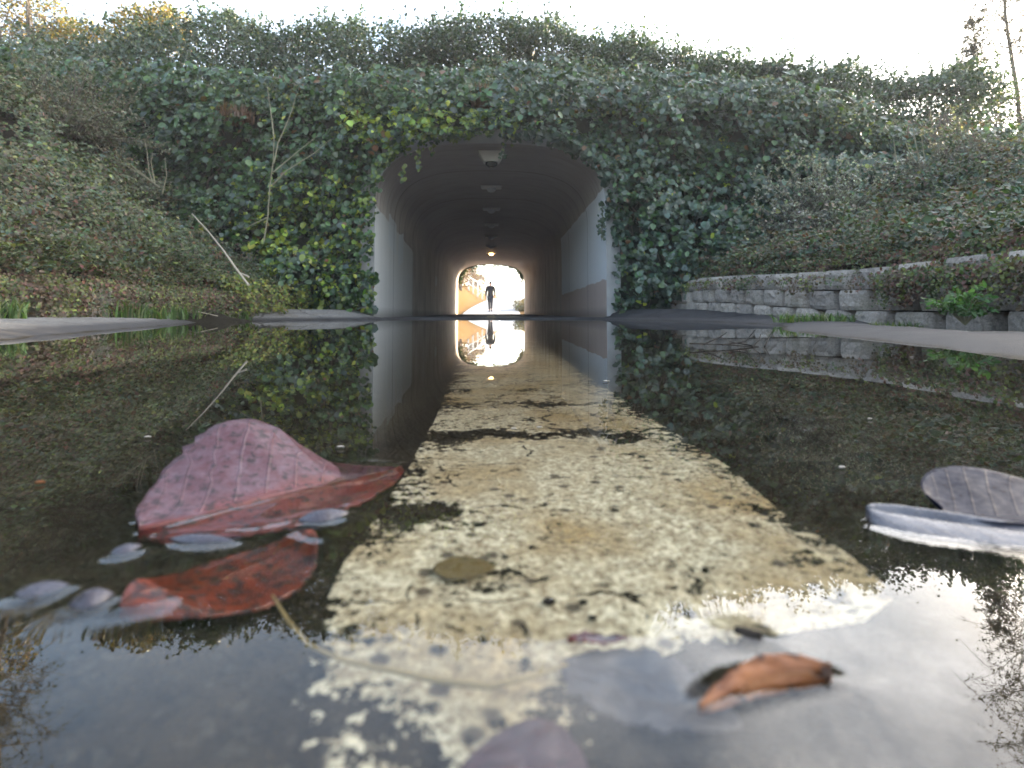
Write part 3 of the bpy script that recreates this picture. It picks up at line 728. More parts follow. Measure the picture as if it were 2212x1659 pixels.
def drape(X, face, y0, y1, ztop, zlo, zhi, nstr, seed, gaps=None):
    rng = np.random.default_rng(seed); Ps, Ns, Ss, Cs = [], [], [], []
    for i in range(nstr):
        y = y0 + (y1-y0)*rng.random()**1.2
        zl = rng.uniform(zlo, zhi)
        if gaps is not None: zl = max(zl, gaps(y) * rng.uniform(.8, 1.2))
        if zl >= ztop: continue
        s0 = rng.random()**1.5 * 0.8; m = int((ztop - zl + s0*1.2) / 0.0075); q = np.linspace(0, 1, m)*(s0*1.2 + ztop - zl)
        on = q < s0*1.2; so_ = np.maximum(s0 - q/1.2, 0)
        hf = bank_left if face > 0 else bank_right
        xb_ = X - face*(.08 + so_); wv = y + np.cumsum(rng.normal(0, 0.006, m)); tn = rng.random()
        hang = np.maximum(q - s0*1.2, 0)
        zz = np.where(on, hf(xb_, wv) + .06 + .05*rng.random(), hf(np.full(m, X - face*.08), wv) + .05 - hang) + rng.normal(0, .012, m)
        xx = xb_ + face*(np.minimum(hang*2.2 + .04, .27) + rng.normal(0, 0.022, m))
        Ps.append(np.stack([xx, wv + rng.normal(0, 0.018, m), zz], 1))
        Ns.append(np.stack([np.full(m, face*1.0), np.full(m, -0.5), np.full(m, 0.6)], 1) + rng.normal(0, .6, (m, 3)))
        Ss.append(rng.uniform(0.013, 0.030, m)*(0.8+0.05*y))
        base = np.array([GC[0], GC[1], GC[2], GC[2], GC[4], GC[5]][int(tn*5.99)])
        Cs.append(base[None] * np.exp(rng.normal(0, 0.3, (m, 1))))
    Ps = np.concatenate(Ps)
    return Ps[:, 0], Ps[:, 1], Ps[:, 2], np.concatenate(Ns), np.concatenate(Ss), np.concatenate(Cs)
wl = [1.3, 1.2, .8, .6, .6, .3]; wr = [0.8, 1.0, 1.3, 0.9, .12, .6]
left = [slope_cover('', bank_left, -2.87, -8.8, 0.6, 8.45, 12500, 101, (0.022, 0.046), wl, '', 0.45, 1.0, -1, 11, .30),
        slope_cover('', bank_left, -2.87, -3.9, 0.8, 8.3, 5200, 102, (0.016, 0.032), wl, '', 0.28, 1.0, -1, 10, .22),
        drape(-2.94, 1, 0.8, 8.3, 0.36, 0.02, 0.26, 760, 103, lambda y: 0.16 if (2.55 < y < 3.5 or y > 7.2) else 0.0)]
# yellow-green patch at the foot of the slope next to the ivy
xq = RNG.uniform(-3.7, -2.5, 7000); yq = RNG.uniform(6.2, 8.35, 7000); kq = np.clip(fbm(xq*2.5, yq*2.5, 0, 77)*2.6-0.8, 0, 1) > RNG.random(7000)
xq, yq = xq[kq], yq[kq]; nq = len(xq)
left.append((xq, yq, np.where(xq > -2.7, RNG.uniform(.08, .42, nq), bank_left(xq, yq) + RNG.uniform(0, .2, nq)), RNG.normal(0, .5, (nq, 3)) + np.array([.5, -.6, .6]), RNG.uniform(.025, .05, nq), palette(nq, [(0.17, 0.18, 0.03), (0.08, 0.11, 0.025), (.12, .09, .03)], [1, .8, .4], 12)))
# pale silvery and pinkish sprigs near the crest
for (px, py, Y, sp, cnt, cc_) in [(400, 455, 7.4, .22, 500, (0.16, 0.20, 0.18)), (490, 480, 7.6, .12, 260, (0.22, 0.08, 0.07)), (455, 480, 7.5, .12, 200, (.17, .19, .05)), (330, 430, 7.3, .15, 300, (.17, .19, .04)), (1900, 500, 6.0, .0, 1, (.1, .1, .1))]:
    c = P(px, py, Y); m = cnt
    xx = c[0] + RNG.normal(0, sp, m); yy_ = c[1] + RNG.normal(0, sp, m)
    left.append((xx, yy_, (bank_left(xx, yy_) if px < 1000 else bank_right(xx, yy_)) + RNG.uniform(.03, .2, m), RNG.normal(0, .6, (m, 3)) + np.array([.3, -.6, .6]), RNG.uniform(.03, .055, m), palette(m, [cc_], [1.0], 13)))
def wisps(hfun, xa, xb, n, seed, sgn):
    rng = np.random.default_rng(seed); out_ = []
    x = rng.uniform(xa, xb, n); y = rng.uniform(.9, 8.4, n); kp = (np.abs(x) < .98*y + .6) & (fbm(x*1.4, y*1.4, 0, seed, 3) > .42); x, y = x[kp], y[kp]; n = len(x); k = 26
    L = rng.uniform(.16, .50, n); a = rng.normal(0, .9, n) + (0 if sgn < 0 else np.pi); t = np.linspace(0, 1, k)[None]
    ax, ay = np.cos(a)*L*.6, np.sin(a)*L*.6 - .1*L; z = hfun(x, y)[:, None] + .05 + L[:, None]*(t*1.15 - t**2*.75)
    X_ = x[:, None] + ax[:, None]*t**1.3; Y_ = y[:, None] + ay[:, None]*t**1.3
    tang = np.stack([np.gradient(X_, axis=1), np.gradient(Y_, axis=1), np.gradient(z, axis=1)], -1).reshape(-1, 3); tang /= np.linalg.norm(tang, axis=1, keepdims=True)
    m = n*k; c = palette(m, [(.11, .12, .085), (.085, .10, .05), (.12, .085, .055)], [1.2, 1, .6], seed)
    nr = rng.normal(0, .6, (m, 3)) + np.array([.3*(-sgn), -.6, .5]); jit = rng.normal(0, .006, (m, 3))
    return (X_.ravel() + jit[:, 0], Y_.ravel() + jit[:, 1], z.ravel() + jit[:, 2], nr + 0*tang, rng.uniform(.014, .030, m)*(.8 + .04*Y_.ravel()), c)
def invaders(hfun, xa, xb, n, seed, cols, w):
    rng = np.random.default_rng(seed); x = rng.uniform(xa, xb, n); y = rng.uniform(1.2, 8.4, n); f_ = fbm(x*1.15, y*1.15, 2.0, seed, 3)
    kp = (f_ > .56) & (np.abs(x) < .98*y + .5); x, y, f_ = x[kp], y[kp], f_[kp]; n = len(x)
    return (x, y, hfun(x, y) + .05 + 1.6*(f_ - .56)*rng.random(n) + .12*rng.random(n), rng.normal(0, .45, (n, 3)) + np.array([0, -.5, .8]), rng.uniform(.032, .075, n), palette(n, cols, w, seed))
left.append(invaders(bank_left, -8.4, -3.0, 26000, 181, [(.045, .085, .028), (.10, .13, .03), (.05, .075, .05)], [1, .35, .6]))
left.append(wisps(bank_left, -8.3, -3.1, 2600, 171, -1))
add_cover('creeping_ground_cover', left, M_SMALL, 15, 'brown green small leaved creeper spilling down the left bank over its wall', 'ground cover')
right = [slope_cover('', bank_right, 2.84, 10.0, 0.6, 8.45, 12500, 111, (0.022, 0.048), wr, '', 0.45, 1.0, 1, 11, .30),
         slope_cover('', bank_right, 2.80, 3.9, 0.8, 8.3, 4200, 112, (0.016, 0.032), wr, '', 0.24, 1.0, 1, 10, .20),
         drape(2.72, -1, 0.8, 8.3, 0.42, 0.05, 0.36, 150, 113, lambda y: 0.27 if y > 3.6 else 0.12)]
right.append(invaders(bank_right, 2.95, 9.5, 26000, 182, [(.05, .08, .045), (.06, .085, .06), (.10, .06, .045)], [1, 1, .3])); right.append(wisps(bank_right, 2.9, 9.0, 2300, 172, 1)); right.append(drape(2.72, -1, 0.9, 3.75, 0.42, 0.12, 0.28, 300, 173))
add_cover('creeping_ground_cover', right, M_SMALL, 16, 'grey green small leaved creeper over the block wall on the right bank', 'ground cover')
top = [slope_cover('', emb_z, -11, 11.5, 8.3, 12.2, 9500, 121, (0.032, 0.062), [1.4, .7, .5, 1.2, .25, .15], '', 0.5, 1.0, 1, 9, .42)]
n_ = 9000; xr = RNG.uniform(-9.5, 9.8, n_); ang = RNG.uniform(-.3, 1.9, n_); rr_ = .10 + .38*fbm(xr*1.7, ang, 0, 131, 3)
top.append((xr, MOUTH_Y + .05 - np.sin(ang)*rr_, WT(xr) - .06 + np.cos(ang)*rr_ + RNG.normal(0, .04, n_), np.stack([RNG.normal(0, .4, n_), -np.sin(ang), np.cos(ang)], 1) + RNG.normal(0, .3, (n_, 3)), RNG.uniform(.035, .075, n_), palette(n_, [GC[0], GC[3], (.16, .18, .04)], [1, 1, .12], 132)))
add_cover('slope_ground_cover', top, M_SMALL, 17, 'mixed creeper and dry grass on the slope between the portal and the hedge', 'ground cover')

# ------------------------------------------------------------------ hedge on top of the embankment
def spray(name, pts, col_fn, parent, size, seed, mat=None, width=0.8):
    pts = np.asarray(pts); n = len(pts); rng = np.random.default_rng(seed)
    nr = rng.normal(0, .75, (n, 3)) + np.array([0, -.35, .5])
    return leaves(name, pts, nr, rng.uniform(*size, n), col_fn(n, seed), mat or M_LEAF, parent, width, 0.15, seed + 1)
h_root = empty('hedge', (0, HY, 4.4), 'long dark evergreen hedge with ragged top along the embankment against the white sky', 'hedge')
NH = 150000
x = RNG.uniform(hx[0], hx[-1], NH); tp = np.interp(x, hx, ht); bt = np.interp(x, hx, hb)
tp = tp + (fbm(x*1.3, 0, 0, 201, 4) - 0.55) * 0.8; bt = bt + (fbm(x*1.6, 0, 0, 209, 3) - 0.72) * 1.0
t = RNG.random(NH)**0.85; z = bt + (tp - bt) * t
y = HY + RNG.normal(0, 0.42, NH) * (0.5 + 0.9*np.sin(np.pi*np.clip(t, .05, .95)))
dens = fbm(x*1.7, y*1.7, z*1.9, 203, 3)
# see-through gaps under the hedge canopy
gap = np.zeros(NH)
for px, py, rx_, rz_, s in [(1440, 160, .26, .16, 1), (1110, 138, .5, .07, .9), (1230, 142, .3, .09, .9), (950, 125, .3, .06, .6), (1900, 240, .42, .28, 1), (2000, 232, .5, .24, 1), (2110, 260, .25, .35, .8), (1350, 150, .2, .08, .7), (2060, 235, .2, .2, .8)]:
    c = P(px, py, HY); gap = np.maximum(gap, s*np.exp(-(((x-c[0])/rx_)**2 + ((z-c[2])/rz_)**2)**1.5))
thin = np.where((x > -2.2) & (t < .20), .78, 0) * (fbm(x*1.9, 0, 0, 207, 3) > .42)
ok = (dens > 0.25 + 0.12*t) & (RNG.random(NH) > gap*1.05) & (RNG.random(NH) > thin)
pts = np.stack([x, y, z], 1)[ok]
# ragged shoots at the top
sh = []
for i in range(620):
    xx = rnd.uniform(hx[0], hx[-1]); zt = np.interp(xx, hx, ht) + (fbm(np.array([xx*1.3]), 0, 0, 201, 4)[0] - 0.55)*0.7 - 0.08
    L = abs(rnd.gauss(0.12, 0.13)); dx = rnd.uniform(-.25, .25); yy0 = HY + rnd.gauss(0, .3)
    for j in range(int(L/0.018) + 3):
        q_ = j / (int(L/0.018) + 3); sh.append((xx + dx*L*q_ + rnd.gauss(0, .022), yy0 + rnd.gauss(0, .02), zt + L*q_))
pts = np.concatenate([pts, np.array(sh)])
spray('leaves', pts, lambda n, s: palette(n, [(0.048, 0.078, 0.028), (0.052, 0.076, 0.044), (0.044, 0.068, 0.042), (0.14, 0.15, 0.04)], [1, 1, 1, .06], s), h_root, (0.045, 0.085), 205)
b = MB()
for i in range(150):
    xx = rnd.uniform(hx[0], hx[-1]); z0 = emb_z(np.array(xx), np.array(HY)) - 0.1; z1 = np.interp(xx, hx, ht) - 0.3
    b.tube([(xx, HY + rnd.uniform(-.2, .2), float(z0)), (xx + rnd.uniform(-.15, .15), HY, float((z0+z1)/2)), (xx + rnd.uniform(-.3, .3), HY + rnd.uniform(-.2, .2), float(z1))], [.022, .016, .006], 4)
b.build('stems', M_BARK, h_root)
# foliage that continues from the hedge down to the ivy at both ends (behind the banks)
def thicket(name, label, x0, x1, y0, y1, zlo, zhi, N, seed, cols, w, size, cat='shrub', thr=0.42, group=None, root_z=None):
    rng = np.random.default_rng(seed)
    x = rng.uniform(x0, x1, N); y = rng.uniform(y0, y1, N); z = zlo + (zhi - zlo)*rng.random(N)**0.8
    d = fbm(x*1.5, y*1.5, z*1.5, seed, 3); cx_, cy_ = (x0+x1)/2, (y0+y1)/2
    rr = ((x-cx_)/((x1-x0)/2))**2 + ((y-cy_)/((y1-y0)/2))**2 + (np.maximum(z - (zlo+zhi)/2, 0)/((zhi-zlo)/2))**2
    ok = (d > thr) & (rr < 0.15 + 1.5*fbm(x*2.1, y*2.1, z*2.1, seed+5, 3))
    p = np.stack([x, y, z], 1)[ok]
    zr = zlo - .3 if root_z is None else root_z
    r_ = empty(name, (cx_, cy_, zr), label, cat, group)
    spray('crown' if cat == 'tree' else 'leaves', p, lambda n, s: palette(n, cols, w, s), r_, size, seed + 7)
    b = MB(); rd = random.Random(seed)
    for i in range(14):
        b.tube([(cx_ + rd.uniform(-.2, .2), cy_, zr), (cx_ + rd.uniform(-.5, .5)*(x1-x0)*.4, cy_ + rd.uniform(-.2, .2), zlo + (zhi-zlo)*.4), (cx_ + rd.uniform(-1, 1)*(x1-x0)*.4, cy_ + rd.uniform(-.5, .5)*(y1-y0)*.5, zlo + (zhi-zlo)*rd.uniform(.6, .9))], [.03, .015, .004], 4)
    b.build('trunk' if cat == 'tree' else 'branches', M_BARK, r_)
DG = [(0.056, 0.080, 0.036), (0.068, 0.088, 0.054), (0.048, 0.068, 0.044)]
thicket('shrub', 'dark bush rising behind the left bank at the end of the ivy', -10.8, -6.6, 8.6, 10.4, 2.9, 4.9, 11000, 301, DG, [1, 1, 1], (.05, .09))
thicket('shrub', 'dark bush on the right of the ivy, below the gaps in the hedge', 4.6, 9.2, 8.7, 10.4, 2.0, 3.25, 11000, 302, DG, [.7, 1, 1], (.05, .09))
def feathery(label, c, rx, ry, H, n, seed, cols, w):
    rd = random.Random(seed); r_ = empty('feathery_shrub', (c[0], c[1], c[2]), label, 'shrub'); b = MB(); T = []
    for i in range(n):
        a = rd.uniform(0, 6.283); q = Vector((c[0] + rd.gauss(0, rx*.25), c[1] + rd.gauss(0, ry*.25), c[2] - .05)); L = H*rd.uniform(.45, 1.12)
        out_ = rd.random()**.6; d = Vector((math.cos(a)*rx*out_*1.5, math.sin(a)*ry*out_*1.5, H*(1.0 - .55*out_))).normalized(); pts = [q]
        for k_ in range(7): d = (d + Vector((rd.gauss(0, .10), rd.gauss(0, .10), -.10*out_ + rd.gauss(0, .05)))).normalized(); pts.append(pts[-1] + d*L/7)
        b.tube(pts, [.010*(1 - .11*k_) for k_ in range(8)], 3)
        for k_ in range(2, 8):
            for m_ in range(2):
                e_ = pts[k_] + Vector((rd.gauss(0, 1), rd.gauss(0, 1), rd.gauss(.5, .7)))*.085
                b.tube([pts[k_], e_], [.003, .0015], 3)
                for j in range(11): t_ = rd.random()*1.15; p_ = pts[k_]*(1-t_) + e_*t_; T.append((p_.x + rd.gauss(0, .008), p_.y + rd.gauss(0, .008), p_.z + rd.gauss(0, .008)))
    b.build('branches', M_BARK, r_)
    spray('leaves', np.array(T), lambda n_, s: palette(n_, cols, w, s), r_, (.020, .042), seed, M_SMALL, .7)
c = P(1790, 395, 7.6)
feathery('silvery grey feathery shrub with twiggy stems above the right block wall', (c[0], 7.55, float(bank_right(np.array(c[0]), np.array(7.55)))), .66, .45, 1.30, 190, 303, [(0.30, 0.30, 0.24), (0.23, 0.225, 0.18), (0.15, 0.13, 0.10)], [1, 1, .5])
c = P(2110, 395, 7.0)
feathery('pale grey wispy shrub near the right edge beside the thin bare stems', (c[0], 7.0, float(bank_right(np.array(c[0]), np.array(7.0)))), .7, .5, .95, 110, 304, [(0.17, 0.17, 0.14), (0.11, 0.11, 0.09), (0.11, 0.085, 0.07)], [1, 1, .6])
c = P(90, 250, 7.2)
feathery('wispy grey green shrub on top of the left bank at the left edge', (c[0], 7.3, float(bank_left(np.array(c[0]), np.array(7.3)))), 1.1, .6, 1.0, 170, 305, [(0.13, 0.14, 0.095), (0.10, 0.11, 0.07), (0.11, 0.09, 0.06)], [1, 1, .6])
c = P(250, 330, 7.4)
feathery('smaller wispy shrub lower down the crest of the left bank, beside the arching stems', (c[0], 7.4, float(bank_left(np.array(c[0]), np.array(7.4)))), .6, .5, .6, 60, 306, [(0.13, 0.14, 0.095), (0.10, 0.11, 0.07), (0.11, 0.09, 0.06)], [1, 1, .6])

# ------------------------------------------------------------------ trees
def branch_tree(b, p, d, L, r, depth, rd, spread=0.6, tips=None, droop=0.0, nk=3):
    pts = [Vector(p)]; dd = Vector(d).normalized(); n = 4
    for i in range(n):
        dd = (dd + Vector((rd.gauss(0, .10), rd.gauss(0, .10), rd.gauss(0, .06) - droop))).normalized(); pts.append(pts[-1] + dd * L / n)
    b.tube(pts, [r*(1 - .45*i/n) for i in range(n+1)], 6 if r > .02 else 4)
    if depth == 0:
        if tips is not None: tips += pts[1:]
        return
    for k_ in range(nk):
        q_ = pts[rd.choice([2, 3, 4]) if k_ else 4]
        nd = (dd + Vector((rd.uniform(-1, 1), rd.uniform(-1, 1), rd.uniform(-.4, .7))) * spread).normalized()
        branch_tree(b, q_, nd, L*rd.uniform(.6, .8), r*.55, depth-1, rd, spread, tips, droop, nk)
def tree(name, label, base, H, seed, cols, w, per=10, spread=.6, leafsize=(.05, .09), sc=.14, droop=0, depth=4, nk=3, r=.09, mat=M_BARK, cat='tree', group=None):
    rd = random.Random(seed); rt_ = empty(name, base, label, cat, group); b = MB(); tips = []
    branch_tree(b, base, (0, 0, 1), H*.36, r, depth, rd, spread, tips, droop, nk)
    b.build('trunk', mat, rt_)
    if per:
        T = np.array([tuple(t_) for t_ in tips]); T = np.repeat(T, per, 0) + np.random.default_rng(seed).normal(0, sc, (len(T)*per, 3))
        spray('crown', T, lambda n, s: palette(n, cols, w, s), rt_, leafsize, seed)
    return rt_
GOLD = [(0.30, 0.22, 0.035), (0.15, 0.14, 0.03), (0.07, 0.085, 0.03), (0.28, 0.16, 0.03)]
for (px, py, Y, rx_, rz_, s, lab) in [(25, 45, 13.6, 1.3, 1.25, 401, 'leftmost golden lit tree, its crown cut by the left frame edge'), (185, 105, 13.2, .95, .75, 402, 'lower golden leaved tree behind the hedge between two taller ones'),
                                  (330, 62, 12.9, .9, .62, 403, 'rightmost golden yellow tree, rising out of the left end of the hedge')]:
    t_ = P(px, py, Y)
    thicket('golden_tree', lab, t_[0]-rx_, t_[0]+rx_, Y-.7, Y+.7, t_[2]-rz_, t_[2]+rz_, 9000, s, GOLD, [1.2, 1, .8, .6], (.05, .095), 'tree', .36, group='golden trees behind the hedge', root_z=float(emb_z(np.array(t_[0]), np.array(Y)))-.1)
def wispy(label, px, py, Y, H, seed, wid, per):
    t0 = P(px, py, Y); base = Vector((t0[0], Y, t0[2]-1.4)); rd = random.Random(seed); rt_ = empty('wispy_tree', base, label, 'tree'); b = MB(); T = []
    tr = [base + Vector((.10*math.sin(i*.9), .05*math.cos(i), H*i/10)) for i in range(11)]
    b.tube(tr, [.06*(1-.09*i) for i in range(11)], 6)
    for i in range(70):
        t_ = rd.uniform(.14, 1)*10; q = tr[int(t_)].lerp(tr[min(int(t_)+1, 10)], t_ % 1) if t_ < 10 else tr[10]
        a = rd.uniform(0, 6.28); L = wid*rd.uniform(.5, 1.1)*(1.15 - t_/13); d = Vector((math.cos(a), math.sin(a), rd.uniform(.35, .9))).normalized()
        pts = [q]
        for k_ in range(5): d = (d + Vector((rd.gauss(0, .15), rd.gauss(0, .15), .02))).normalized(); pts.append(pts[-1] + d*L/5)
        b.tube(pts, [.018, .014, .011, .008, .005, .003], 4)
        for p_ in pts[2:]:
            for k_ in range(3):
                e_ = p_ + Vector((rd.gauss(0, 1), rd.gauss(0, 1), rd.gauss(0, .8)))*.22*wid; b.tube([p_, (p_+e_)/2 + Vector((0, 0, .03)), e_], [.006, .005, .003], 3)
                for m_ in range(per): w_ = rd.random(); T.append(tuple(p_*(1-w_) + e_*w_ + Vector((rd.gauss(0, .03), rd.gauss(0, .03), rd.gauss(0, .03)))))
    b.build('trunk', M_BARK, rt_)
    spray('crown', np.array(T), lambda n, s: palette(n, [(0.05, 0.055, 0.035), (0.07, 0.06, 0.04)], [1, 1], s), rt_, (.035, .065), seed)
wispy('tall wispy feathery tree rising out of frame at the right edge', 2196, 330, 12.5, 9.0, 421, 1.7, 7)
wispy('sparse feathery tree just beyond the right edge behind the street lamp arm', 2330, 330, 12.0, 10.0, 422, 2.2, 6)
wispy('sparse tall tree behind the golden trees at the left edge', 60, 200, 13.0, 8.0, 424, 1.6, 6)
wispy('small wispy tree between the hedge end and the tall feathery tree', 2105, 330, 13.2, 4.6, 423, .8, 6)
def stems_thing(name, label, lines, mat, r0, r1, cat, group=None, part='branch'):
    e = empty(name, lines[0][0], label, cat, group)
    for L in lines:
        b = MB(); m = len(L); b.tube(L, [.6*(r0 + (r1-r0)*i/(m-1)) for i in range(m)], 5); b.build(part, mat, e)
    return e
def px_line(Y, *pts, wob=0.0):
    Y2 = Y if hasattr(Y, '__len__') else [Y]*len(pts)
    return [P(a, c, yv) + np.array([0, rnd.uniform(-wob, wob), 0]) for (a, c), yv in zip(pts, Y2)]
M_SAP = plain('pale_sapling_bark', (0.21, 0.19, 0.12), 0.75, 0.3, 18, .2, .3)
stems_thing('bare_sapling', 'slender leafless sapling with forked upright branches in front of the left ivy', [
    px_line(7.55, (570, 520), (578, 470), (583, 400), (590, 350), (592, 300), (586, 250), (577, 185)),
    px_line(7.5, (592, 352), (600, 310), (618, 270), (630, 240), (640, 205)), px_line(7.45, (590, 372), (640, 330), (690, 290)),
    px_line(7.45, (588, 400), (620, 368), (680, 330), (715, 300)), px_line(7.6, (578, 470), (545, 485), (520, 500)), px_line(7.5, (592, 300), (584, 235), (583, 225))], M_SAP, .017, .005, 'sapling')
stems_thing('leafless_shrub', 'cluster of thin leafless stems arching over the crest of the left bank', [
    px_line(7.2, (345, 405), (300, 370), (250, 330), (215, 320), (180, 270)), px_line(7.2, (345, 405), (310, 380), (260, 350), (230, 335), (200, 305)),
    px_line(7.2, (330, 395), (322, 370), (318, 330), (312, 300)), px_line(7.25, (350, 420), (360, 380), (356, 340)), px_line(7.2, (335, 400), (326, 350), (330, 330))], M_SAP, .012, .004, 'shrub')
stems_thing('fallen_branch', 'long pale dry branch lying down the left bank toward the grass', [
    px_line((6.2, 5.9, 5.5, 5.1, 4.8), (415, 462), (450, 500), (482, 540), (510, 580), (537, 616)), px_line((5.2, 4.9), (515, 588), (537, 598))], M_PALEBARK, .010, .016, 'branch')
stems_thing('leafless_shrub', 'upright tan leafless stems standing on the right bank under the sky gaps', [
    px_line(7.4, (1943, 420), (1938, 360), (1930, 300)), px_line(7.3, (1995, 418), (1990, 370), (1978, 310), (1972, 270)), px_line(7.4, (2003, 418), (1998, 350), (1990, 290)),
    px_line(7.4, (2042, 415), (2040, 370), (2046, 320)), px_line(7.5, (1990, 370), (1965, 330), (1955, 305))], M_SAP, .020, .008, 'shrub')
stems_thing('bare_twigs', 'three bare reddish twigs poking above the hedge right of the tunnel', [
    px_line(11.6, (1462, 175), (1455, 120), (1446, 95), (1437, 62)), px_line(11.6, (1466, 180), (1468, 120), (1462, 95), (1458, 70)), px_line(11.6, (1476, 170), (1480, 110), (1488, 52)), px_line(11.6, (1495, 165), (1508, 135), (1512, 120))], M_SAP, .022, .006, 'twigs')
stems_thing('bare_twigs', 'pair of thin bare twigs above the hedge over the tunnel', [
    px_line(11.7, (955, 70), (945, 45), (930, 20), (924, -15)), px_line(11.7, (960, 75), (962, 40), (960, 5), (960, -10)), px_line(11.7, (975, 60), (985, 50), (990, 40))], M_SAP, .012, .004, 'twigs')
# dead tuft above the portal, red-brown
def tuft(name, label, c, n, H, sp, cols, seed, mat=M_GRASS, wid=0.008, down=False, cat='grass', group=None, lean=.5):
    rng = np.random.default_rng(seed); V = []; Q = []; Cc = []
    cols = np.array(cols)
    for i in range(n):
        a = rng.uniform(0, 6.283); r = sp*np.sqrt(rng.random()); bx, by = c[0] + r*math.cos(a), c[1] + r*math.sin(a)
        h = H*rng.uniform(.45, 1.1); la = rng.uniform(0, 6.283); ln = abs(rng.normal(0, lean))*h
        dx, dy = math.cos(la)*ln, math.sin(la)*ln; px_, py_ = -math.sin(la), math.cos(la); w_ = wid*rng.uniform(.6, 1.3)
        o = len(V); sgn = -1 if down else 1
        for j, t_ in enumerate((0, .4, .75, 1)):
            ww = w_*(1, .9, .6, .08)[j]; cx_, cy_, cz_ = bx + dx*t_**2, by + dy*t_**2, c[2] + sgn*h*(t_ - .25*t_**3*min(1, ln/h))
            V += [(cx_ - px_*ww, cy_ - py_*ww, cz_), (cx_ + px_*ww, cy_ + py_*ww, cz_)]
        for j in range(3): Q.append((o+2*j, o+2*j+1, o+2*j+3, o+2*j+2))
        cc_ = cols[rng.integers(len(cols))]*np.exp(rng.normal(0, .2)); Cc += [cc_]*3
    me = np_mesh(name, np.array(V), np.array(Q))
    at = me.attributes.new('leaf_color', 'FLOAT_COLOR', 'FACE'); at.data.foreach_set('color', np.concatenate([np.array(Cc), np.ones((len(Cc), 1))], 1).astype(np.float32).ravel())
    return tag(link_mesh(name, me, mat), label, cat, group)
DEAD = [(0.13, 0.06, 0.04), (0.10, 0.055, 0.035), (0.16, 0.09, 0.055)]
c = P(1042, 235, 8.15); tuft('dead_tuft', 'red brown dead fern tuft hanging above the tunnel mouth', c, 420, .36, .16, DEAD, 31, cat='dead plant', lean=.35)
c = P(505, 262, 8.1); tuft('dead_tuft', 'brown dead patch in the ivy high left of the tunnel', c, 380, .22, .26, DEAD, 32, cat='dead plant', lean=.6)
# grass and weeds at the edges
GRN = [(0.065, 0.11, 0.032), (0.085, 0.145, 0.04), (0.05, 0.085, 0.03), (0.13, 0.14, 0.06)]
labs = ['tall green grass clump at the foot of the left bank, leftmost of the row', 'green grass clump second from left in the row under the left bank', 'broad green grass clump in the middle of the left row', 'green grass clump just left of the dirt pile', 'green grass clump directly behind the dirt pile', 'short green grass clump at the right end of the left row']
for i, (px, py, Y, h) in enumerate([(270, 682, 4.9, .17), (318, 682, 5.0, .13), (365, 681, 5.1, .16), (405, 680, 5.1, .15), (455, 678, 5.3, .15), (510, 676, 5.6, .14)]):
    d_ = ray(px, py); Y = -2.72*d_[1]/d_[0]; c = P(px, py, Y); z0 = float(path_z(np.array(c[0]), np.array(Y)))
    tuft('grass_clump', labs[i], (c[0] - .06, Y, z0 - .01), 120, h*.95, .20, GRN, 40+i, lean=.9, wid=.007, group='grass clumps under the left bank')
c = P(8, 690, 3.05); tuft('grass_clump', 'green weed clump at the far left edge of the picture', (c[0], 3.05, .03), 150, .13, .09, GRN, 50, wid=.008)
for i, (px, Y, h, lab) in enumerate([(1725, 3.9, .08, 'short grass clump in the gap between the two right pavement slabs'), (1790, 3.8, .07, 'low grass clump along the right wall, next to the slab gap'), (1930, 3.4, .06, 'low grass clump at the foot of the right wall beside the leafy weed')]):
    c = P(px, 690, Y); z0 = float(path_z(np.array(c[0]), np.array(Y)))
    tuft('grass_clump', lab, (c[0], Y, z0 - .005), 170, h, .16, GRN, 60+i, lean=1.0, wid=.004, group='grass along the right wall')
# leafy weed on the right
c = P(2085, 712, 2.75); wr_ = empty('leafy_weed', (c[0], 2.75, .03), 'bright green leafy weed growing in front of the right block wall', 'weed')
Pp = []; b = MB()
for i in range(26):
    a = rnd.uniform(0, 6.28); ln = rnd.uniform(.05, .19); hh = rnd.uniform(.06, .19)
    e1 = Vector((c[0] + math.cos(a)*ln, 2.75 + math.sin(a)*ln*.6, .02 + hh)); s0 = Vector((c[0], 2.75, .02)); m0 = (s0 + e1)/2 + Vector((0, 0, .03))
    b.tube([s0, m0, e1], [.003, .002, .001], 4)
    for j in range(16): t_ = rnd.uniform(.35, 1.05); q_ = s0.lerp(m0, t_*2) if t_ < .5 else m0.lerp(e1, t_*2-1); Pp.append((q_.x + rnd.gauss(0, .012), q_.y + rnd.gauss(0, .012), q_.z + rnd.gauss(0, .008)))
b.build('stems', M_SAP, wr_)
spray('leaves', np.array(Pp), lambda n, s: palette(n, [(0.06, 0.12, 0.04), (0.085, 0.15, 0.055)], [1, 1], s), wr_, (.022, .042), 70, M_GRASS, .55)
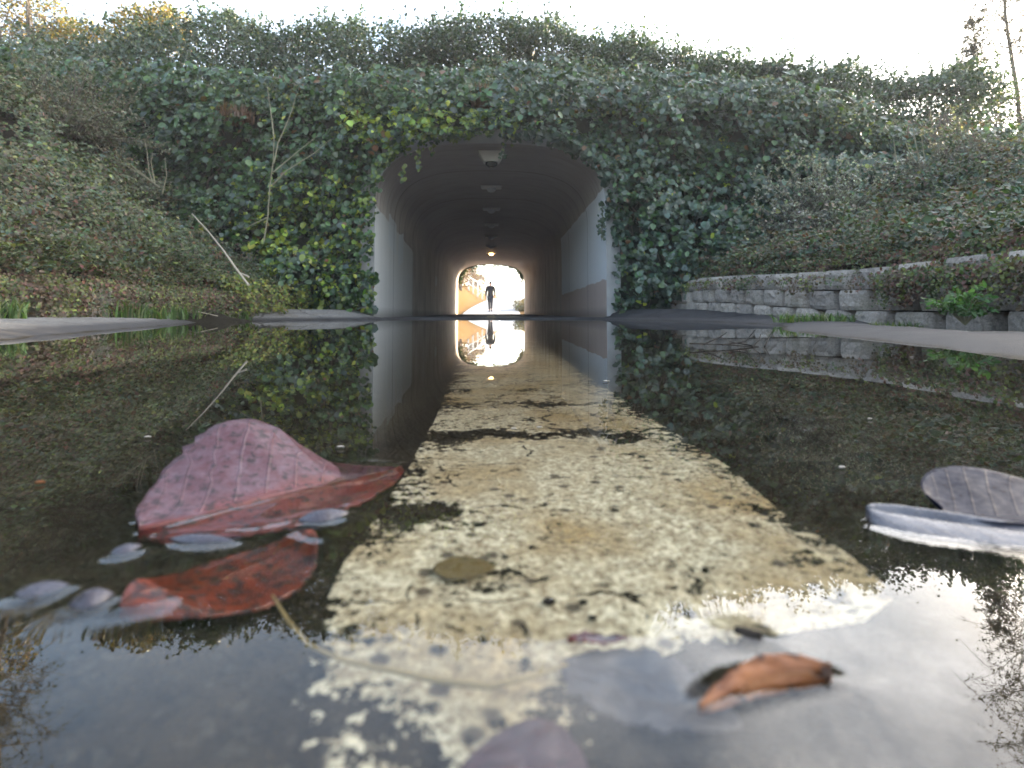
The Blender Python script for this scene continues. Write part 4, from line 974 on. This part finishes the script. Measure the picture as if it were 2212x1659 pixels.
# dirt pile with debris on the left edge
c = W(432, 695, .0); bm = bmesh.new()
n1, n2 = 26, 14; vs = []
for i in range(n1):
    for j in range(n2):
        u_, v_ = i/(n1-1)*2-1, j/(n2-1)*2-1; rr_ = math.sqrt(u_*u_+v_*v_)
        xx, yv = c[0] + .12 + u_*.42, c[1] - .05 + v_*.5
        hh = .11*max(0, 1-rr_)**1.0*(.5 + float(fbm(u_*4, v_*4, 0, 7)))
        vs.append(bm.verts.new((xx, yv, float(path_z(np.array(xx), np.array(yv))) - .006 + hh)))
for i in range(n1-1):
    for j in range(n2-1): bm.faces.new((vs[i*n2+j], vs[(i+1)*n2+j], vs[(i+1)*n2+j+1], vs[i*n2+j+1]))
me = bpy.data.meshes.new('dirt_pile'); bm.to_mesh(me); bm.free()
tag(link_mesh('dirt_pile', me, M_SOIL, None, True), 'small dark pile of silt and leaf litter on the left pavement edge', 'dirt pile')
stems_thing('dead_twig', 'pale broken twig lying on the dirt pile at the left edge', [[(c[0]-.02, c[1]-.2, .075), (c[0]+.10, c[1]-.25, .095), (c[0]+.26, c[1]-.2, .055)]], M_PALEBARK, .012, .006, 'twig')

# ------------------------------------------------------------------ far side: trees, fence, bush, person, street lamp
def on_far(px, Y): a = P(px, 676, Y); return (a[0], Y, float(far_z(np.array(a[0]), np.array(Y))))
ORG = [(0.16, 0.075, 0.02), (0.12, 0.06, 0.02), (0.14, 0.10, 0.03)]
for px, Y, w_, H, s, lab in [(992, 47, .9, 3.0, 501, 'orange autumn tree at the far left inside the tunnel exit'), (1014, 58, 1.0, 2.6, 502, 'second orange autumn tree through the tunnel exit, nearer the walker'), (1034, 70, .9, 1.9, 503, 'small tan tree beyond the fence seen through the tunnel exit')]:
    q = on_far(px, Y)
    thicket('autumn_tree', lab, q[0]-w_, q[0]+w_, Y-.9, Y+.9, q[2]+.2, q[2]+H, 2600, s, ORG, [1, 1, .6], (.10, .2), 'tree', .38, group='autumn trees beyond the tunnel', root_z=q[2]-.1)
fy = 52; f0 = on_far(1012, fy); f1 = on_far(1052, fy)
fe = empty('white_fence', f0, 'white post and rail fence with crossed braces beyond the tunnel', 'fence')
for i in range(5):
    t_ = i/4; x_ = f0[0]*(1-t_) + f1[0]*t_; z_ = float(far_z(np.array(x_), np.array(float(fy))))
    b = MB(); b.box((x_-.06, fy-.06, z_-.1), (x_+.06, fy+.06, z_+1.35)); b.build('post', M_WHITE, fe)
za, zb_ = f0[2], f1[2]
for hgt in (.55, 1.2):
    b = MB(); b.tube([(f0[0], fy-.08, za+hgt), (f1[0], fy-.08, zb_+hgt)], .05, 4); b.build('rail', M_WHITE, fe)
b = MB(); b.tube([(f1[0]-.9, fy-.1, zb_+.4), (f1[0]+.35, fy-.1, zb_+1.75)], .045, 4); b.tube([(f1[0]+.35, fy-.16, zb_+.3), (f1[0]-.9, fy-.16, zb_+1.7)], .045, 4); b.build('brace', M_WHITE, fe)
c = on_far(1122, 36)
thicket('shrub', 'low dark shrub mound at the right side of the tunnel exit', c[0]-.45, c[0]+2.0, 33.5, 38, c[2]-.2, c[2]+.75, 5000, 511, [(0.10, 0.10, 0.05), (0.14, 0.10, 0.05)], [1, 1], (.08, .14), 'shrub', .3)

# person walking away beyond the far mouth
def skin_obj(name, verts, edges, radii, mat, parent, lv=2):
    me = bpy.data.meshes.new(name); me.from_pydata(verts, edges, []); me.update()
    o = link_mesh(name, me, mat, None); o.parent = parent
    md = o.modifiers.new('skin', 'SKIN')
    for v, r in zip(me.skin_vertices[0].data, radii):
        v.radius = (r, r) if isinstance(r, float) else r
    me.skin_vertices[0].data[0].use_root = True
    sd = o.modifiers.new('sub', 'SUBSURF'); sd.levels = lv; sd.render_levels = lv
    md.use_smooth_shade = True
    return o
PY = 33.4; pp = P(1059.5, 676, PY)
person = empty('person', (pp[0], PY, float(far_base(PY)) + 0.012), 'person in dark jacket and dark trousers walking away just past the tunnel exit', 'person')
M_SKIN = plain('skin', (0.35, 0.21, 0.15), .5, .08, 10); M_JKT = plain('dark_jacket', (0.018, 0.018, 0.022), .8, .2, 15); M_TRS = plain('dark_trousers', (0.02, 0.023, 0.035), .8, .2, 15)
M_HAIR = plain('dark_hair', (0.015, 0.012, 0.01), .6, .2, 30); M_SHOE = plain('dark_shoes', (0.03, 0.03, 0.03), .5, .1, 10)
V = [(0,0,.93),(0,.01,1.12),(0,0,1.30),(0,-.01,1.44),(0,.0,1.53),(0,.02,1.62),(0,.02,1.72)]          # pelvis..head
Ra = [(.15,.11),(.135,.10),(.165,.11),(.10,.08),.058,(.088,.10),(.075,.09)]
E = [(i, i+1) for i in range(6)]
def limb(start, pts, rads):
    pv = start
    for p_, r_ in zip(pts, rads): V.append(p_); Ra.append(r_); E.append((pv, len(V)-1)); pv = len(V)-1
    return pv
limb(0, [(-.085,0,.86),(-.075,.10,.50),(-.06,.02,.10),(-.06,.13,.045)], [.095,.062,.045,.04])
limb(0, [(.085,0,.86),(.075,-.02,.49),(.06,-.20,.13),(.06,-.12,.05)], [.095,.062,.045,.04])
for s in (-1, 1):
    h_ = limb(3, [(s*.19,0,1.40),(s*.245,-.02*s,1.13),(s*.26,.05*s,.88),(s*.262,.065*s,.80)], [.058,.045,.032,.034])
    bx, by, bz = V[h_]
    for k_ in range(4):
        o_ = -.03 + .02*k_
        limb(h_, [(bx, by+o_, bz-.055), (bx - s*.012, by+o_+.004, bz-.10 + .008*abs(k_-1.5))], [.010, .008])
    limb(h_, [(bx - s*.02, by+.045, bz-.02), (bx - s*.025, by+.055, bz-.055)], [.012, .009])
skin_obj('body', V, E, Ra, M_SKIN, person, 2)
skin_obj('jacket', [(0,.0,.84),(0,0,.98),(0,.01,1.14),(0,0,1.31),(0,-.01,1.45)] + [(s*a_, b_*s, z_) for s in (-1,1) for a_,b_,z_ in ((.195,0,1.405),(.25,-.02,1.13),(.265,.05,.89))],
         [(0,1),(1,2),(2,3),(3,4),(4,5),(5,6),(6,7),(4,8),(8,9),(9,10)], [(.19,.135),(.18,.13),(.165,.125),(.195,.13),(.115,.09),.078,.062,.05,.078,.062,.05], M_JKT, person, 2)
skin_obj('trousers', [(0,0,.93),(-.085,0,.85),(-.075,.10,.50),(-.06,.02,.10),(.085,0,.85),(.075,-.02,.49),(.06,-.19,.14)], [(0,1),(1,2),(2,3),(0,4),(4,5),(5,6)], [(.165,.12),.112,.08,.064,.112,.08,.064], M_TRS, person, 2)
skin_obj('hair', [(0,-.01,1.60),(0,-.01,1.68),(0,.0,1.745)], [(0,1),(1,2)], [(.095,.09),(.102,.112),(.07,.085)], M_HAIR, person, 2)
skin_obj('shoe', [(-.06,.0,.045),(-.06,.09,.04),(-.06,.20,.03)], [(0,1),(1,2)], [.05,.05,.035], M_SHOE, person, 1)
skin_obj('shoe', [(.06,-.24,.10),(.06,-.16,.06),(.06,-.07,.03)], [(0,1),(1,2)], [.05,.05,.035], M_SHOE, person, 1)

# street lamp, arm reaching in from the right
la = P(2135, 221, 20); lb = P(2178, 213, 20); lc_ = P(2300, 205, 20)
le = empty('street_lamp', (lc_[0], 20, 3.5), 'dark street lamp arm and head reaching in from the right edge above the bank', 'street lamp')
b = MB(); b.tube([(lc_[0], 20, 3.0), (lc_[0], 20, lc_[2])], [.10, .07], 10); b.build('pole', M_METAL, le)
b = MB(); b.tube([lc_, (lb+lc_)/2 + np.array([0,0,.05]), lb], [.05, .045, .04], 8); b.build('arm', M_METAL, le)
d_ = la - lb; b = MB(); b.tube([lb, lb + d_*.25, lb + d_*.7, la], [.06, .13, .14, .06], 10); b.build('lamp_head', plain('dark_lamp_head', (.06, .06, .065), .5, .1, 8), le)

# ------------------------------------------------------------------ fallen leaves, twigs and bits in the puddle
def leaf_mat(name, a, b_, vein, rough=.32, spot=(.02, .012, .01), dry=None, spec=.5, grime=0.):
    k = Mat(name); co = k.coord('UV'); ob = k.coord()
    s = k.n('ShaderNodeSeparateXYZ'); k.l(co, s.inputs[0])
    n = k.noise(60, 5, .65, ob); n2 = k.noise(240, 4, .7, ob)
    c = k.mix(k.ramp(n, (.35, 0.), (.65, 1.)), a, b_)
    mid = k.math('ABSOLUTE', k.math('SUBTRACT', s.outputs[0], .5))
    w = k.math('SUBTRACT', s.outputs[1], k.math('MULTIPLY', mid, .55))
    sv = k.math('ABSOLUTE', k.math('SUBTRACT', k.math('FRACT', k.math('MULTIPLY', w, 9.)), .5))
    v = k.math('MAXIMUM', k.ramp(mid, (.008, 1.), (.02, 0.)), k.math('MULTIPLY', k.ramp(sv, (.02, 1.), (.06, 0.)), .5))
    c = k.mix(k.math('MULTIPLY', v, .3), c, vein)
    if dry:                                       # grey-pink sky reflection painted into the colour of the raised half, mottled
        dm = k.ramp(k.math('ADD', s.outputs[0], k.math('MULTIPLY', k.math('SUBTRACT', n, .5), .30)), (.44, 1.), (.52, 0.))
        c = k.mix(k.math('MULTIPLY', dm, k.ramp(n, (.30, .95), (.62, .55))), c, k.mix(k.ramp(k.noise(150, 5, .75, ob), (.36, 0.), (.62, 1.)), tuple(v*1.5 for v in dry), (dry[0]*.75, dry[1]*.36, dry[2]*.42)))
    c = k.mix(k.ramp(n2, (.60 - grime, 0.), (.68 - grime, .85)), c, spot)
    k.set(c, k.ramp(n2, (.3, rough*.7), (.7, rough*1.5)), spec)
    k.bump(k.math('ADD', k.math('MULTIPLY', v, 1.2), k.math('MULTIPLY', n, .8)), .45, .0015)
    tr = k.n('ShaderNodeBsdfTranslucent'); k.l(c, tr.inputs[0]); ms = k.n('ShaderNodeMixShader'); ms.inputs[0].default_value = .2
    k.l(k.b.outputs[0], ms.inputs[1]); k.l(tr.outputs[0], ms.inputs[2]); k.l(ms.outputs[0], k.o.inputs[0])
    return k.m
M_RED = leaf_mat('maroon_leaf', (0.17, 0.024, 0.014), (0.10, 0.016, 0.014), (0.15, 0.05, 0.035))
M_MAROON = leaf_mat('sky_tinted_maroon_leaf', (0.21, 0.024, 0.010), (0.10, 0.014, 0.008), (0.14, 0.06, 0.05), .38, grime=.07, dry=(0.075, 0.055, 0.068))  # dry holds the painted sky-reflection tint of the raised half
M_ORANGE = leaf_mat('orange_red_leaf', (0.24, 0.042, 0.013), (0.10, 0.022, 0.011), (0.15, .05, .02), grime=.10)
M_SLATE = leaf_mat('dark_slate_leaf', (0.014, 0.016, 0.034), (0.010, 0.011, 0.024), (.017, .019, .036), .45, spec=.12)
M_SCRAP = leaf_mat('grey_blue_scrap', (0.085, 0.085, 0.105), (0.06, 0.05, 0.06), (.10, .09, .10), .28)
M_GLOSS = leaf_mat('glossy_pale_leaf', (0.11, 0.11, 0.125), (0.06, 0.06, 0.075), (.10, .10, .12), .26, spec=.7)
M_BROWN = leaf_mat('tan_brown_leaf', (0.36, 0.12, 0.022), (0.17, 0.05, 0.014), (.30, .15, .05), .45, grime=.05)
M_GREYLEAF = leaf_mat('grey_soaked_leaf', (0.055, 0.05, 0.052), (0.04, 0.03, 0.03), (.07, .05, .05), .4)
water_line = []
def leaf(name, label, A, B, wl_, wr_, zf, mat, sway=0.0, n=40, m=26, thick=.0005, cat='leaf', stalk=None, group=None, jag=.02, bend=0.0, tipx=.75, skew=.85):
    """midrib A->B in plan, half widths to the left/right of it, zf(t, s) gives the height, s in -1..1 (left..right)"""
    A = np.array(A[:2], float); B = np.array(B[:2], float); d = B - A; L = np.hypot(*d); d /= L; pn = np.array([-d[1], d[0]])
    rd = np.random.default_rng(abs(hash(label)) % 1000 if False else len(label))
    V = []; UV = []
    jl, jr = rd.normal(0, jag, n+1), rd.normal(0, jag, n+1)
    for i in range(n+1):
        t = i/n; pr_ = (max(math.sin(math.pi*t**skew), 0)**tipx)
        for j in range(m+1):
            s = j/m*2 - 1
            ww = (wl_*(1+jl[i]) if s < 0 else wr_*(1+jr[i])) * pr_
            off = -s*ww + bend*math.sin(math.pi*t)*L
            p_ = A + d*(L*t) + pn*off
            V.append((p_[0], p_[1], zf(t, s))); UV.append(((s+1)/2, t))
    V = np.array(V); i_ = np.arange((n+1)*(m+1)).reshape(n+1, m+1)
    Q = np.stack([i_[:-1,:-1], i_[:-1,1:], i_[1:,1:], i_[1:,:-1]], -1).reshape(-1, 4)
    me = np_mesh(name, V, Q, True)
    if me.polygons[len(me.polygons)//2].normal.z < 0: me.flip_normals()
    uvl = me.uv_layers.new(name='uv'); vi = np.empty(len(me.loops), np.int32); me.loops.foreach_get('vertex_index', vi)
    uvl.data.foreach_set('uv', np.array(UV)[vi].astype(np.float32).ravel())
    o = link_mesh(name, me, mat); tag(o, label, cat, group)
    md = o.modifiers.new('thickness', 'SOLIDIFY'); md.thickness = thick; md.offset = 0
    Z = V[:, 2].reshape(n+1, m+1); XY = V[:, :2].reshape(n+1, m+1, 2)
    for a_, b2 in (((slice(None,-1), slice(None)), (slice(1,None), slice(None))), ((slice(None), slice(None,-1)), (slice(None), slice(1,None)))):
        cr = (Z[a_] * Z[b2]) < 0
        water_line.extend(XY[a_][cr].tolist())
    # the edge of a leaf floating right at the surface also carries a meniscus
    if abs(Z.mean()) < .0012:
        water_line.extend(XY[[0, -1]].reshape(-1, 2).tolist()); water_line.extend(XY[:, [0, -1]].reshape(-1, 2).tolist())
    return o
bp = lambda t, c_, w_: math.exp(-((t-c_)/w_)**2)
fb1 = lambda t, s, sd: float(fbm(t*6, s*3, 0, sd, 2)) - .5
# large maroon leaf, back half standing out of the water
A = W(300, 1150); B = W(868, 1003)
def z_big(t, s):
    if s < 0: return (-s)*(.0235*bp(t, .50, .28)) - .0055*sstep(.55, .95, t) + .0012 + .002*fb1(t, s, 3) - .004*(-s)*sstep(.6, .9, t)
    return .0006 - .0095*s**.55 + .003*fb1(t, s, 5) - .0045*sstep(.5, .9, t)*(1-s)
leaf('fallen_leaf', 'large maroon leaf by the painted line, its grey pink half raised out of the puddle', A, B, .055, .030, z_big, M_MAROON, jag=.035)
A = W(262, 1318); B = W(672, 1146)
def z_two(t, s):
    return -.0085 + .0108*bp(t, .10, .20)*(1 - .6*max(s, 0)) + .009*bp(t, .97, .11) + .0012*fb1(t, s, 8)
leaf('fallen_leaf', 'orange red leaf mostly under water below the large maroon leaf, pink tip raised', A, B, .014, .026, z_two, M_ORANGE)
# small slate coloured floating bits
def z_float(h): return lambda t, s: -.0004 + h*1.15*(1 - s*s)*(1 - .7*(2*t-1)**2) + .0006*fb1(t, s, 2)
for (a, b_, w_, h, lab) in [((645, 1128), (752, 1112), .0055, .003, 'small slate blue leaf scrap floating beside the red leaf, toward the painted line'),
                            ((366, 1165), (506, 1172), .0040, .002, 'narrow slate blue leaf scrap floating between the two red leaves'),
                            ((238, 1200), (305, 1182), .0040, .002, 'tiny pale grey leaf scrap floating left of the orange red leaf'),
                            ((30, 1285), (150, 1268), .0055, .002, 'pale grey leaf scrap at the left edge under the red leaves'),
                            ((150, 1312), (245, 1290), .0050, .003, 'bluish leaf scrap next to the raised pink leaf tip')]:
    leaf('leaf_scrap', lab, W(*a), W(*b_), w_, w_, z_float(h), M_SCRAP, n=16, m=10, cat='leaf scrap', group='leaf scraps by the red leaves')
# slate leaf at the right edge with a pale curled lower lobe
A = W(2036, 1118); B = W(2480, 1140)
leaf('fallen_leaf', 'dark slate blue leaf standing out of the water at the right edge', A, B, .040, .016, lambda t, s: .0008 + (.0085*(-s)**1.1 if s < 0 else .0035*s)*(.35 + .65*math.sin(math.pi*min(t*1.1, 1))) + .0008*fb1(t, s, 4), M_SLATE, jag=.008, tipx=.6, skew=.75)
A = W(1872, 1122); B = W(2400, 1196)
leaf('fallen_leaf', 'pale rimmed curled leaf lobe floating just below the slate leaf at the right', A, B, .008, .013, lambda t, s: -.0003 + .0052*(1 - (.5+.5*s)**2.2)*(.55 + .45*(1-t)) - .0035*bp(s, -.45, .35)*bp(t, .3, .3) + .0004*fb1(t, s, 3), M_GLOSS, jag=.02, tipx=.55, skew=.72, bend=.03)
# tan curl and its soaked grey leaf near the bottom
A = W(1512, 1535); B = W(1796, 1468)
leaf('fallen_leaf', 'orange brown curled leaf edge standing up from the water at the lower right', A, B, .0031, .0018, lambda t, s: -.0012 + .0042*bp(t, .72, .45)*((1-s)/2)**.7 + (.0015 if s < 0 else 0) + .0008*fb1(t*2, s, 6), M_BROWN, thick=.0007, jag=.04, bend=.07)
A = W(1215, 1400); B = W(1600, 1530)
leaf('fallen_leaf', 'grey soaked leaf lying under water left of the orange brown curl', A, B, .013, .012, lambda t, s: -.0065 + .002*fb1(t, s, 9), M_GREYLEAF, jag=.07, bend=.05)
A = W(1225, 1388); B = W(1352, 1382)
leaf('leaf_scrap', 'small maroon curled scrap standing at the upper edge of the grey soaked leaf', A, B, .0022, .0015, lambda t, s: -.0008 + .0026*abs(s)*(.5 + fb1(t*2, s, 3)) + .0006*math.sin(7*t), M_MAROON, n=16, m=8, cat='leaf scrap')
A = W(1000, 1610); B = W(1290, 1700)
leaf('fallen_leaf', 'dull purple leaf under water at the bottom edge', A, B, .016, .014, lambda t, s: -.006 + .001*fb1(t, s, 2), leaf_mat('purple_leaf', (.075, .025, .03), (.05, .02, .025), (.09, .04, .04)))
A = W(935, 1205); B = W(1070, 1203)
leaf('leaf_scrap', 'round olive brown leaf scrap under water on the painted line', A, B, .0085, .0085, lambda t, s: -.0075 + .0003*s, leaf_mat('olive_leaf', (.17, .115, .035), (.13, .09, .03), (.15, .1, .04)), n=18, m=10, cat='leaf scrap')
A = W(1588, 1368); B = W(1645, 1382)
leaf('leaf_scrap', 'dark seed husk floating above the orange brown curl', A, B, .0012, .0012, lambda t, s: .0012 - .001*s*s, M_DARKTWIG, n=12, m=8, cat='seed', thick=.001)
# pale petals and specks on the surface
M_PETAL = plain('pale_petal', (.34, .30, .25), .6, .15, 30)
specks = [(1110, 930, 'leftmost of two pale flecks on the break in the painted line'), (1165, 927, 'pinkish fleck right of another on the break in the painted line'), (1820, 1015, 'pale fleck floating above the right slate leaf'), (1970, 773, 'pale fleck near the right pavement slab'),
          (318, 948, 'pale fleck left of the large maroon leaf top'), (310, 1108, 'white fleck at the lower left of the large maroon leaf'), (85, 1048, 'orange fleck far left in the dark water'), (420, 1010-3, 'fleck on the back of the large maroon leaf'),
          (735, 970, 'pale fleck in the dark water beside the tunnel reflection'), (1880, 908, 'pale fleck under the block wall reflection'), (1310, 826, 'tiny fleck at the right edge of the far stripe'), (1215, 695, 'tiny fleck in front of the tunnel mouth')]
for px, py, lab in specks:
    if px == 420: continue
    c = W(px, py); r_ = .0011 if c[1] < .6 else .0024*max(1, c[1]*.8)
    leaf('petal', lab, (c[0]-r_*1.6, c[1]), (c[0]+r_*1.6, c[1]+r_*.8), r_*.8, r_*.8, lambda t, s: .0009 + .0006*abs(s), M_PETAL if px != 85 else M_BROWN, n=8, m=6, cat='petal', group='pale flecks floating on the puddle')
# dark grit on the painted line
for px, py, r_, lab in [(1187, 1277, .0019, 'larger dark pebble on the painted line'), (1262, 1277, .0012, 'small dark pebble right of the larger one on the line'), (1283, 1310, .0013, 'dark pebble nearest the viewer on the line'), (1330, 1090, .0016, 'dark pebble higher up the painted line'), (1150, 1165, .0012, 'dark pebble by the olive scrap on the line')]:
    c = W(px, py); bm = bmesh.new(); bmesh.ops.create_icosphere(bm, subdivisions=2, radius=r_)
    for v in bm.verts: v.co *= 1 + rnd.uniform(-.16, .16); v.co.z *= .7
    for v in bm.verts: v.co += Vector((c[0], c[1] + .002, -.0092 + r_*.5))
    me = bpy.data.meshes.new('pebble'); bm.to_mesh(me); bm.free()
    tag(link_mesh('pebble', me, M_DARKTWIG, None, True), lab, 'pebble', 'dark grit on the painted line')
# pine needle lying in a shallow arc at the surface
M_NEEDLE = plain('tan_grass_stem', (.30, .22, .09), .5, .3, 40)
b = MB(); b.tube([W(px, py, -.001) for px, py in [(588, 1290), (622, 1345), (665, 1398), (740, 1432), (850, 1455), (960, 1478), (1060, 1488), (1140, 1470), (1225, 1440)]], [.0004, .0005, .0006, .0007, .0009, .0010, .0009, .0007, .0005], 6)
tag(b.build('dry_grass_blade', M_NEEDLE, None, True), 'thin tan grass stem curving across the painted line near the bottom', 'stem')
# dead twig poking out of the puddle on the right
tw = [[(1490, 742), (1560, 744), (1640, 750)], [(1520, 744), (1555, 728), (1570, 718)], [(1560, 745), (1610, 738), (1632, 712)], [(1625, 749), (1640, 735), (1643, 722)], [(1640, 750), (1600, 742), (1575, 738)], [(1652, 748), (1660, 730), (1668, 716)]]
tY = W(1600, 752)[1]
lines = [[P(px, py, tY + .01*i + .02*j) for j, (px, py) in enumerate(L)] for i, L in enumerate(tw)]
stems_thing('dead_twig', 'dark forked twig sticking out of the puddle on the right', lines, M_DARKTWIG, .0030, .0014, 'twig')

# ------------------------------------------------------------------ the puddle
xs = np.concatenate([np.arange(-3.0, -.22, .09), np.arange(-.22, .30, .002), np.arange(.30, 3.0, .09)])
ys = np.concatenate([np.arange(-2.5, .05, .15), np.arange(.05, .34, .002), np.arange(.34, 1, .03), np.arange(1, 9.3, .15)])
GX, GY = np.meshgrid(xs, ys); GZ = np.zeros_like(GX)
wlp = np.array(water_line)
if len(wlp):
    wlp = wlp[::max(1, len(wlp)//1500)]
    sel = (GX > -.24) & (GX < .32) & (GY > .03) & (GY < .36)
    q = np.stack([GX[sel], GY[sel]], 1); dm = np.full(len(q), 9.0)
    for i in range(0, len(wlp), 100):
        dm = np.minimum(dm, np.hypot(q[:, None, 0] - wlp[None, i:i+100, 0], q[:, None, 1] - wlp[None, i:i+100, 1]).min(1))
    GZ[sel] = .0009 * np.exp(-dm / .0022)
tag(link_mesh('puddle_water', grid_mesh('puddle_water', GX, GY, GZ), M_WATER), kind='structure')

# ------------------------------------------------------------------ added volume imitating lens glare as a thin haze
hz = bpy.data.materials.new('thin_glare_haze'); hz.use_nodes = True; ht_ = hz.node_tree; ht_.nodes.clear()
ho = ht_.nodes.new('ShaderNodeOutputMaterial'); hv = ht_.nodes.new('ShaderNodeVolumePrincipled')
hv.inputs['Color'].default_value = (0.92, 0.93, 1.0, 1); hv.inputs['Density'].default_value = 0.0019; hv.inputs['Anisotropy'].default_value = 0.0
ht_.links.new(hv.outputs[0], ho.inputs['Volume'])
b = MB(); b.box((-120, -60, -1.4), (120, 200, 16)); ob = b.build('glare_haze', None); ob.data.materials.append(hz); tag(ob, kind='stuff')
